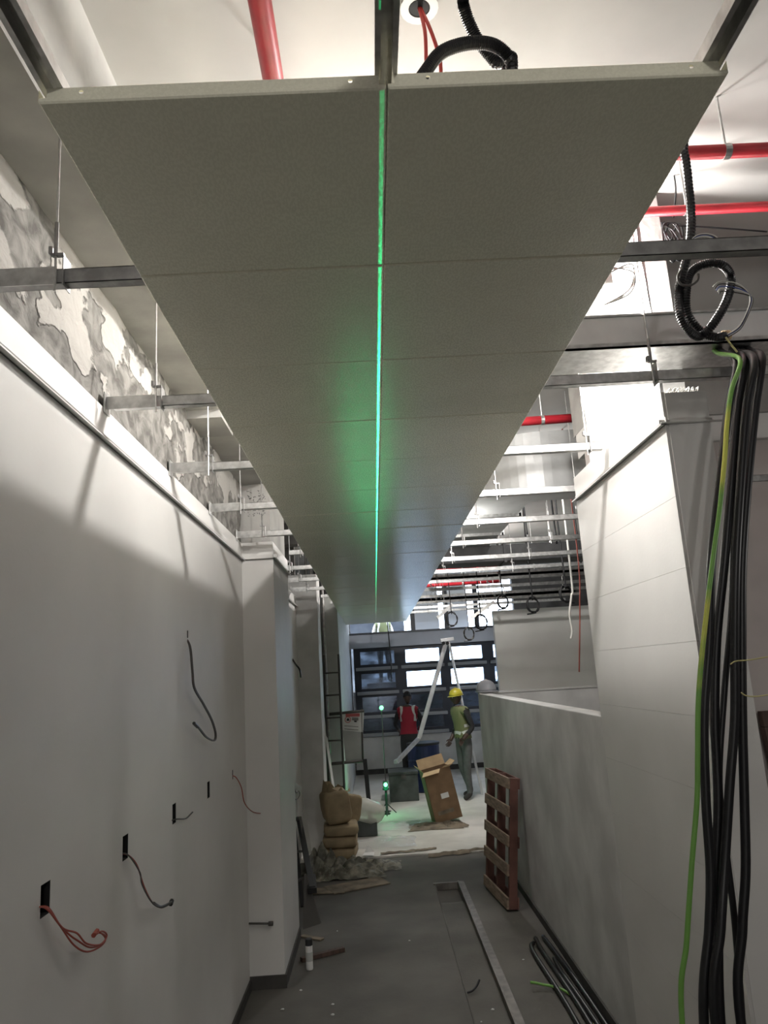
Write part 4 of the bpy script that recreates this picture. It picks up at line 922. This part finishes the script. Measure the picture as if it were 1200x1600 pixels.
# ------------------------------------------------------------------ leaning trestle, sheet, pole, sealant tube
t = thing('folding_trestle', (-0.78, 8.2, 0), 'black folded metal trestle leaning against the recessed wall', 'trestle')
def bar(a, b_, w, d, name, m, par): return MB().obox(a, b_, w, d).build(name, m, par, bevel=0.003)
bar(at(459, 1282, X=-0.93), (-0.80, 7.75, 0.0), 0.035, 0.03, 'leg', BLKM, t)
bar(at(467, 1278, X=-0.93), at(488, 1388, X=-0.66), 0.055, 0.035, 'leg', BLKM, t)
bar(at(486, 1370, X=-0.69), at(488, 1392, X=-0.66), 0.08, 0.05, 'foot', BLKM, t)
bar(at(459, 1282, X=-0.93), at(467, 1278, X=-0.93), 0.035, 0.03, 'head', BLKM, t)
bar(at(459, 1331, X=-0.89), at(474, 1330, X=-0.82), 0.022, 0.022, 'crossbar', GREYC, t)
bar(at(459, 1380, X=-0.86), at(480, 1368, X=-0.74), 0.022, 0.022, 'crossbar', GREYC, t)
t2 = thing('metal_angle', (-0.70, 7.3, 0), 'dark triangular metal offcut propped by the pilaster', 'offcut')
MB().add([(-0.735, 7.35, 0.38), (-0.735, 7.1, 0.0), (-0.60, 7.22, 0.0), (-0.715, 7.36, 0.38), (-0.715, 7.12, 0.0), (-0.59, 7.24, 0.0)], [(0, 1, 2), (5, 4, 3), (0, 3, 4, 1), (1, 4, 5, 2), (2, 5, 3, 0)]).build('plate', GREYC, t2)
b = MB(); vs = []
for j in range(15):
    for i in range(9):
        u, v = i/8, j/14
        p = Vector((-0.90+0.12*v+0.03*noise.noise((u*4, v*5, 1)), 8.25+0.75*u+0.06*noise.noise((u*3, v*3, 8)), 1.05*(1-v)*(1-0.15*u)+0.02)); vs.append(p)
b.add(vs, [(j*9+i, j*9+i+1, (j+1)*9+i+1, (j+1)*9+i) for j in range(14) for i in range(8)])
tag(b.build('plastic_film', FILM, None, smooth=True), 'clear plastic film draped down the recessed wall', 'plastic film')
TP = at(484, 1515, Z=0.0)
t = thing('sealant_tube', (TP.x, TP.y, 0), 'white sealant tube with black cap standing by the pilaster', 'tube')
MB().lathe([(0.024, 0.002), (0.026, 0.01), (0.026, 0.16), (0.024, 0.165)], (TP.x, TP.y, 0), 16).build('cartridge', WHITEP, t, smooth=False)
MB().lathe([(0.027, 0.165), (0.027, 0.205), (0.024, 0.21)], (TP.x, TP.y, 0), 16).build('cap', BLKM, t)
MB().lathe([(0.0262, 0.06), (0.0266, 0.061), (0.0266, 0.12), (0.0262, 0.121)], (TP.x, TP.y, 0), 16, capb=False, capt=False).build('label_band', SHEET, t)
t = thing('leaning_batten', (-0.5, 11.0, 0.02), 'white batten leaning beside the grey column', 'batten')
MB().obox(at(505, 1122, Y=11.3), Vector((at(529, 1250, Y=10.9).x, 10.85, 0.03)), 0.035, 0.03).build('batten', WHITEP, t)
# twig of wire in the trench and plaster crumbs
t = thing('wire_offcut', (0.60, 5.6, -0.02), 'bent dark wire offcut lying in the trench', 'wire')
wire([at(727, 1552, Z=-0.005), at(738, 1548, Z=0.0), at(745, 1540, Z=0.01), at(749, 1531, Z=0.03)], 0.007, BLKM, t)
crumb_lab = ['on the floor right of the trench', 'in the trench, nearest', 'on the floor near the pilaster foot', 'left of the trench, near the camera', 'in the middle of the dark floor', 'beside the trench head', 'left of the wood offcut', 'right of the pilaster base', 'between the trench and the tarpaulin', 'by the near end of the floor cables']
for i, (x, y) in enumerate(((770, 1578), (752, 1597), (441, 1578), (520, 1586), (528, 1483), (640, 1470), (520, 1570), (470, 1548), (527, 1455), (818, 1500))):
    p = at(x, y, Z=0.0 if i != 1 else -0.02); b = MB(); q = random.Random(i+20); s = 0.005+0.005*q.random()
    b.lathe([(s*0.7, 0), (s, s*0.3), (s*0.8, s*0.7), (s*0.3, s*0.9)], p, 6, 1.3, 0.8); b.v = [v+Vector((q.uniform(-.3, .3)*s, q.uniform(-.3, .3)*s, 0)) for v in b.v]
    tag(b.build('plaster_crumb', WHITEP), 'pale plaster crumb '+crumb_lab[i], 'crumb', 'plaster crumbs on the floor')

# ------------------------------------------------------------------ far left: ladder, barricade, sign
t = thing('scaffold_ladder', (-0.62, 11.1, 0.02), 'thin dark scaffold ladder against the pale wall block', 'ladder')
lx0, lx1, ly = at(509, 1100, Y=11.2).x, at(532, 1100, Y=11.2).x, 11.2
for x in (lx0, lx1): MB().tube([(x, ly, 0.02), (x, ly+0.05, at(531, 1022, Y=11.2).z)], 0.016, 8).build('stile', GREYC, t, smooth=True)
for k in range(7):
    z = 2.16-0.315*k; MB().tube([(lx0, ly+0.02, z), (lx1, ly+0.02, z)], 0.012, 7).build('rung', GREYC, t, smooth=True)
BYp = 11.45
A = lambda x, y: at(x, y, Y=BYp)
t = thing('barricade', (-0.45, BYp, 0.02), 'dark barricade frame with white sheet beside the windows', 'barricade')
r0, r1 = A(503, 1117), A(569, 1111)
MB().tube([r0, r1], 0.022, 8).build('rail', GREYC, t, smooth=True)
MB().tube([A(511, 1194), A(567, 1189)], 0.022, 8).build('rail', GREYC, t, smooth=True)
pb = A(567, 1189); MB().tube([A(565, 1108), pb], 0.014, 8).build('post', GREYC, t, smooth=True)
MB().obox(A(570, 1186), Vector((A(571, 1186).x+0.03, BYp, 0.02)), 0.06, 0.04).build('leg', BLKM, t)
MB().obox(A(510, 1120), Vector((A(513, 1190).x, BYp, 0.02)), 0.03, 0.03).build('leg', BLKM, t)
def quad_px(pts, Y, th, name, m, par):
    P = [at(x, y, Y=Y) for x, y in pts]; Q = [p+Vector((0, th, 0)) for p in P]
    return MB().add(P+Q, [(0, 1, 2, 3), (7, 6, 5, 4), (0, 4, 5, 1), (1, 5, 6, 2), (2, 6, 7, 3), (3, 7, 4, 0)]).build(name, m, par)
quad_px([(533, 1113), (569, 1112), (565, 1188), (540, 1192)], BYp+0.03, 0.01, 'sheet', SHEET, t)
t = thing('warning_sign', A(550, 1130), 'white safety sign with red heading and pictograms on the barricade', 'sign')
SYp = BYp-0.012
S = lambda pts, d, nm, m: quad_px(pts, SYp-d, 0.003, nm, m, t)
S([(533, 1114.5), (569, 1113), (567, 1144), (534, 1141)], 0.0, 'board', WHITEP)
S([(540, 1115.5), (562, 1114.5), (562, 1119.5), (540, 1120)], 0.004, 'red_heading', INKR)
b = MB(); cc = at(543.5, 1124.5, Y=SYp-0.006); n = 20
vs = [cc+Vector((r*cos(2*pi*k/n), 0, r*sin(2*pi*k/n))) for r in (0.036, 0.046) for k in range(n)]
b.add(vs, [(k, (k+1) % n, n+(k+1) % n, n+k) for k in range(n)]); b.build('red_ring', INKR, t)
S([(542, 1123), (544.5, 1122), (546.5, 1126), (541.5, 1126.5)], 0.005, 'pictogram', INKB)
S([(553, 1126), (557.5, 1126), (557, 1128.5), (553.5, 1128)], 0.005, 'pictogram', INKB)
for y in (1121.3, 1123.0, 1124.4): S([(550, y), (560, y+0.3), (560, y+1.1), (550, y+0.8)], 0.005, 'text_line', INKB)
for y in (1133.6, 1138.4): S([(538, y), (560, y+1.8), (560, y+2.6), (538, y+0.8)], 0.005, 'text_line', GREYC)
# clutter column of services at the dark gap
for i in range(5):
    x = -0.95+0.06*i
    tag(MB().tube([(x, 11.3+0.06*(i % 2), 0.02), (x+0.02*sin(i), 11.35, SLABZ)], 0.018+0.006*(i % 3), 8).build('service_pipe', (GREYC, GALVD, BLK)[i % 3], None, smooth=True),
        ('dark service pipe in the gap, leftmost', 'dull steel service pipe second from left in the gap', 'black service pipe in the middle of the gap', 'dark service pipe second from right in the gap', 'dull steel service pipe nearest the pale wall block')[i], 'pipe', 'service pipes in the dark gap')

# ------------------------------------------------------------------ far middle: drum, site box, ladder, helmets
DC = Vector((0.80, 14.25, FZ))
t = thing('blue_drum', DC, 'blue plastic drum standing behind the cardboard box', 'drum')
MB().lathe([(0.27, 0.0), (0.29, 0.02), (0.29, 0.22), (0.30, 0.24), (0.29, 0.26), (0.29, 0.52), (0.30, 0.54), (0.29, 0.56), (0.29, 0.78), (0.275, 0.80)], DC, 28).build('body', BLUED, t, smooth=False)
MB().lathe([(0.295, 0.79), (0.30, 0.80), (0.30, 0.83), (0.28, 0.835)], DC, 28).build('rim', BLKM, t)
t = thing('site_box', (0.30, 13.4, FZ), 'dark grey site box behind the laser', 'box')
MB().box(0.14, 0.62, 13.2, 13.75, FZ, FZ+0.42).build('body', DARKB, t, bevel=0.01)
MB().box(0.13, 0.63, 13.19, 13.76, FZ+0.42, FZ+0.47).build('lid', DARKB, t, bevel=0.008)
MB().box(0.34, 0.42, 13.18, 13.19, FZ+0.36, FZ+0.43).build('latch', GREYC, t)
# aluminium step ladder with its lower section swung out
t = thing('step_ladder', (1.1, 13.4, FZ), 'aluminium folding ladder open behind the workers', 'ladder')
YL = 13.55; hw = 0.17
apex = at(697, 1004, Y=YL); kn = at(655, 1153, Y=YL); tip = at(622, 1188, Y=YL-0.65)
rf = Vector((apex.x+0.42, YL+0.02, FZ)); ext = at(706, 1001, Y=YL)
def rails(a, b_, nm, nr, off=Vector((0, 0, 0))):
    d = Vector((0.02, hw, 0))
    for s in (-1, 1): MB().obox(a+d*s, b_+d*s*1.05, 0.035, 0.065).build(nm, ALU, t, bevel=0.004)
    for k in range(nr):
        p = a.lerp(b_, (k+0.7)/nr); MB().tube([p-d, p+d], 0.015, 8).build('rung', ALU, t, smooth=True)
rails(apex, kn, 'stile', 5); rails(kn, tip, 'lower_stile', 2)
rails(apex+Vector((0.05, 0, 0)), rf, 'rear_stile', 7)
MB().obox(at(688, 1001, Y=YL-0.2), at(709, 998, Y=YL-0.2), 0.04, 0.06).build('hinge_plate', ALU, t, bevel=0.006)
for px_ in (693, 699):
    pp = at(px_, 1005, Y=YL-0.24); MB().lathe([(0.03, -0.01), (0.03, 0.01)], (0, 0, 0), 14).xf(Matrix.Translation(pp) @ Matrix.Rotation(pi/2, 4, 'X')).build('hinge', BLKM, t)
MB().obox(tip+Vector((-0.05, -hw*1.1, 0)), tip+Vector((0.05, hw*1.1, 0)), 0.05, 0.06).build('foot_bar', ALU, t, bevel=0.006)

def helmet(c, R, m, parent=None, facing=0.0, tilt=0.0):
    M = Matrix.Translation(Vector(c)) @ Matrix.Rotation(facing, 4, 'Z') @ Matrix.Rotation(tilt, 4, 'X')
    prof = [(R, 0), (R*0.99, R*0.2), (R*0.92, R*0.5), (R*0.76, R*0.78), (R*0.5, R*0.97), (R*0.2, R*1.06), (0.001, R*1.08)]
    sh = MB().lathe(prof, (0, 0, 0), 20, 0.92, 1.12).xf(M)
    br = MB().lathe([(R*0.95, 0.0), (R*1.1, -R*0.06), (R*1.1, -R*0.1), (R*0.95, -R*0.04)], (0, -R*0.1, 0), 20, 0.92, 1.22, False, False).xf(M)
    rg = MB().tube([(0, -R*1.0, R*0.3), (0, -R*0.7, R*0.86), (0, 0, R*1.11), (0, R*0.7, R*0.86), (0, R*1.0, R*0.3)], R*0.07, 6).xf(M)
    return sh, br, rg
# hard hat lying on the low wall
t = thing('hard_hat', (1.37, 9.66, LW+0.02), 'grey hard hat resting on the corner of the low wall', 'hard hat')
sh, br, rg = helmet((1.375, 9.665, LW+0.031), 0.125, HELG, t, 0.6)
sh.build('shell', HELG, t, smooth=True); br.build('brim', HELG, t, smooth=True); rg.build('ridge', HELG, t, smooth=True)

# ------------------------------------------------------------------ people
def skin_mesh(joints, edges, name):
    """joints: list of (pos, rx, ry); one skinned and subdivided surface"""
    me = bpy.data.meshes.new(name+'_skeleton'); me.from_pydata([j[0] for j in joints], edges, []); 
    o = bpy.data.objects.new(name+'_skeleton', me); COL.objects.link(o)
    o.modifiers.new('skin', 'SKIN')
    bpy.context.view_layer.update()
    for i, j in enumerate(joints):
        sv = me.skin_vertices[0].data[i]; sv.radius = (j[1], j[2]); sv.use_root = (i == 0)
    sb = o.modifiers.new('sub', 'SUBSURF'); sb.levels = 2; sb.render_levels = 2
    bpy.context.view_layer.update()
    dg = bpy.context.evaluated_depsgraph_get()
    out = bpy.data.meshes.new_from_object(o.evaluated_get(dg))
    vs = [v.co.copy() for v in out.vertices]; fs = [tuple(p.vertices) for p in out.polygons]
    bpy.data.objects.remove(o); bpy.data.meshes.remove(me); bpy.data.meshes.remove(out)
    return vs, fs
def person(name, base, facing, H, pose, mats, lab, vest=None, hat=None, hatcol=None):
    """figure facing local -Y turned by facing; pose gives arm and leg joints in metres for a 1.75 m body"""
    k = H/1.75; t = thing('person', base, lab, 'person')
    M = Matrix.Translation(Vector(base)) @ Matrix.Rotation(facing, 4, 'Z') @ Matrix.Scale(k, 4)
    J = []; Ed = []
    def j(p, rx, ry=None, par=None):
        J.append((Vector(p), rx, ry or rx)); 
        if par is not None: Ed.append((par, len(J)-1))
        return len(J)-1
    lean = pose.get('lean', 0.0); hd = pose.get('head', (0, -0.03, 0))
    pel = j((0, 0, 0.95), 0.145, 0.105); wai = j((0, -0.10*lean, 1.10), 0.135, 0.10, pel); ch = j((0, -0.28*lean, 1.30), 0.165, 0.115, wai)
    ush = j((0, -0.36*lean, 1.43), 0.12, 0.085, ch); nk = j((hd[0]*0.4, -0.40*lean+hd[1]*0.4, 1.51), 0.055, 0.055, ush)
    for s in (-1, 1):
        A_ = pose['armR' if s > 0 else 'armL']
        sh = j((s*0.175, -0.34*lean, 1.41), 0.062, 0.06, ush); el = j(A_[0], 0.047, 0.045, sh); wr_ = j(A_[1], 0.033, 0.03, el)
        d = (Vector(A_[1])-Vector(A_[0])).normalized(); j(Vector(A_[1])+d*0.05, 0.036, 0.024, wr_)
        B = pose['legR' if s > 0 else 'legL']
        hp = j((s*0.095, 0.0, 0.88), 0.10, 0.10, pel); kn_ = j(B[0], 0.068, 0.068, hp); an = j(B[1], 0.05, 0.052, kn_)
        toe = Vector(B[1])+Vector((s*0.03, -0.15, -0.045)); j(toe, 0.045, 0.033, an)
    vs, fs = skin_mesh(J, Ed, name)
    b = MB(); mi = []
    b.add(vs, fs)
    for f in fs:
        c = sum((vs[i] for i in f), Vector())/len(f)
        arm = abs(c.x) > 0.225 or (c.z < 1.0 and abs(c.y) > 0.17 and c.z > 0.7)
        handz = min((c-Vector(pose[q][1])).length for q in ('armR', 'armL'))
        fore = min((c-(Vector(pose[q][1])*0.6+Vector(pose[q][0])*0.4)).length for q in ('armR', 'armL'))
        if c.z > 1.47 or handz < 0.09: mi.append(0)
        elif pose.get('short') and fore < 0.09: mi.append(0)
        elif c.z < 0.10: mi.append(3)
        elif c.z < 0.98 and not arm: mi.append(2)
        else: mi.append(1)
    b.mi = mi
    # head: skull with brow, nose, lips, chin and ears in the same surface object
    hc = Vector((hd[0], -0.40*lean+hd[1], 1.635)); b.cur = 0
    hm = MB(); ny, nx = 14, 18; hv = []
    for a in range(ny+1):
        ph = -pi/2+pi*a/ny
        for i in range(nx):
            th = 2*pi*i/nx; x = cos(ph)*sin(th); y = -cos(ph)*cos(th); z = sin(ph)
            p = Vector((x*0.074, y*0.096, z*0.118))
            if z < 0: p.x *= 1-0.28*(-z); p.y = p.y*(1-0.12*(-z))-(0.012*(-z) if y < 0 else -0.01*z)
            if y < 0:
                nose = math.exp(-((x*0.074)/0.014)**2-((p.z+0.012)/0.028)**2); p.y -= 0.026*nose
                brow = math.exp(-((p.z-0.03)/0.012)**2); p.y -= 0.005*brow
                eyes = math.exp(-((abs(p.x)-0.03)/0.014)**2-((p.z-0.008)/0.012)**2); p.y += 0.010*eyes
                lips = math.exp(-((p.x)/0.024)**2-((p.z+0.06)/0.010)**2); p.y -= 0.007*lips
                chin = math.exp(-((p.x)/0.024)**2-((p.z+0.098)/0.016)**2); p.y -= 0.010*chin
            hv.append(p)
    hz = pose.get('turn', 0.0); HM = Matrix.Translation(hc) @ Matrix.Rotation(hz, 4, 'Z') @ Matrix.Rotation(pose.get('nod', 0.0), 4, 'X')
    hm.add(hv, [(a*nx+i, a*nx+(i+1) % nx, (a+1)*nx+(i+1) % nx, (a+1)*nx+i) for a in range(ny) for i in range(nx)])
    for s in (-1, 1): hm.lathe([(0.004, -0.03), (0.014, -0.018), (0.018, 0.005), (0.014, 0.026), (0.004, 0.032)], (s*0.074, 0.008, 0.0), 8, 0.5, 1.0)
    hm.xf(HM); b.add(hm.v, hm.f)
    # fingers: four of unequal length and a thumb, each bent, rooted in the palm
    for q in ('armR', 'armL'):
        e, w_ = Vector(pose[q][0]), Vector(pose[q][1]); d = (w_-e).normalized(); palm = w_+d*0.075
        side = d.cross(Vector((1, 0, 0)) if abs(d.x) < 0.8 else Vector((0, 1, 0))).normalized(); nn = d.cross(side)
        cur = nn*(1 if q == 'armL' else -1)
        for fi, ln in enumerate((0.068, 0.078, 0.072, 0.056)):
            r0_ = palm+side*(0.030-0.02*fi); b.tube([r0_-d*0.02, r0_+d*ln*0.45+cur*0.006, r0_+d*ln*0.8+cur*0.025, r0_+d*ln*0.9+cur*0.045], [0.010, 0.0095, 0.0085, 0.006], 6)
        r0_ = w_+d*0.035+side*0.03; b.tube([r0_, r0_+side*0.022+d*0.025+cur*0.01, r0_+side*0.026+d*0.052+cur*0.02], [0.012, 0.0105, 0.007], 6)
    b.xf(M); body = b.build('body', [SKIN]+mats, t, smooth=True)
    # eyes
    for s in (-1, 1):
        eb = MB().lathe([(0.001, -0.008), (0.008, 0), (0.001, 0.008)], (s*0.03, -0.080, 0.008), 8).xf(M @ HM); eb.build('eye', EYE, body, smooth=True)
    # soles
    if vest:
        VM, tape = vest; vf = []
        for f in fs:
            c = sum((vs[i] for i in f), Vector())/len(f)
            if 0.97 < c.z < 1.475 and abs(c.x) < 0.19: vf.append(f)
        used = sorted({i for f in vf for i in f}); mp = {u_: n_ for n_, u_ in enumerate(used)}
        nrm = {u_: Vector() for u_ in used}
        for f in vf:
            n_ = (vs[f[1]]-vs[f[0]]).cross(vs[f[2]]-vs[f[0]]).normalized()
            for i in f: nrm[i] += n_
        vb = MB().add([vs[u_]+nrm[u_].normalized()*0.016 for u_ in used], [tuple(mp[i] for i in f) for f in vf])
        vo = vb.xf(M).build('vest', VM, t, smooth=True)
        def band(cond, nm):
            tf_ = [f for f in vf if cond(sum((vs[i] for i in f), Vector())/len(f))]
            if not tf_: return
            us = sorted({i for f in tf_ for i in f}); m2 = {u_: n_ for n_, u_ in enumerate(us)}
            MB().add([vs[u_]+nrm[u_].normalized()*0.020 for u_ in us], [tuple(m2[i] for i in f) for f in tf_]).xf(M).build(nm, REFL, vo, smooth=True)
        if tape in ('h', 'hv'):
            band(lambda c: 1.17 < c.z < 1.215, 'reflective_tape'); band(lambda c: 1.05 < c.z < 1.10, 'reflective_tape')
        if tape in ('v', 'hv'):
            band(lambda c: 0.085 < c.x < 0.135 and c.z > 1.2, 'reflective_tape'); band(lambda c: -0.135 < c.x < -0.085 and c.z > 1.2, 'reflective_tape')
    if hat:
        for mb_, nm in zip(helmet((0, 0.005, 0.035), 0.108, None), ('hard_hat_shell', 'hard_hat_brim', 'hard_hat_ridge')):
            mb_.xf(M @ HM).build(nm, hatcol, t, smooth=True)
    else:
        hb = MB().lathe([(0.079, 0.0), (0.080, 0.04), (0.066, 0.085), (0.035, 0.115), (0.002, 0.124)], (0, 0.012, 0.005), 18, 1.0, 1.22, True, True)
        hb.xf(M @ HM).build('hair', HAIR, t, smooth=True)
    return t
stand = dict(legR=((0.10, -0.02, 0.50), (0.105, 0.02, 0.075)), legL=((-0.10, -0.02, 0.50), (-0.105, 0.03, 0.075)))
# worker in yellow vest, turned to the left, one leg stepping back
person('worker_yellow', (1.42, 13.1, FZ), radians(-62), 1.74, dict(lean=0.12, head=(0, -0.04, 0), turn=radians(-10), nod=0.1, armR=((0.24, 0.04, 1.14), (0.20, -0.12, 0.98)), armL=((-0.26, 0.05, 1.13), (-0.22, -0.10, 0.95)),
       legR=((0.11, -0.05, 0.50), (0.10, -0.02, 0.075)), legL=((-0.11, 0.0, 0.50), (-0.12, 0.16, 0.085))), [SHIRT, TROUS, SHOE], 'person in yellow hard hat and reflective vest standing side-on', (VESTY, 'h'), True, HELY)
# worker in red vest seen from behind, bending to the left
person('worker_red', (0.58, 14.75, FZ), radians(172), 1.72, dict(lean=0.15, head=(0, -0.06, 0), nod=0.35, armR=((0.27, -0.08, 1.15), (0.22, -0.26, 1.02)), armL=((-0.27, -0.06, 1.14), (-0.20, -0.26, 1.05)), **stand), [SHIRT, TROUSD, SHOE],
       'person in red vest with pale straps seen from behind', (VESTR, 'v'), False)
# worker outside, only head and shoulders above the beam
PZ = 1.90
pp = at(598, 985, Y=18.6)
struct(MB().box(pp.x-0.45, pp.x+0.45, 18.2, 19.0, 1.72, PZ).build('deck_outside', BASEB))
person('worker_white', (pp.x, 18.6, PZ), radians(10), 1.70, dict(lean=0.05, head=(0, -0.03, 0), armR=((0.26, 0.02, 1.14), (0.24, -0.10, 0.92)), armL=((-0.26, 0.02, 1.14), (-0.24, -0.10, 0.92)), **stand), [SHIRTW, TROUSD, SHOE],
       'person in white shirt and yellow vest outside above the beam', (VESTY, 'v'), True, HELW)
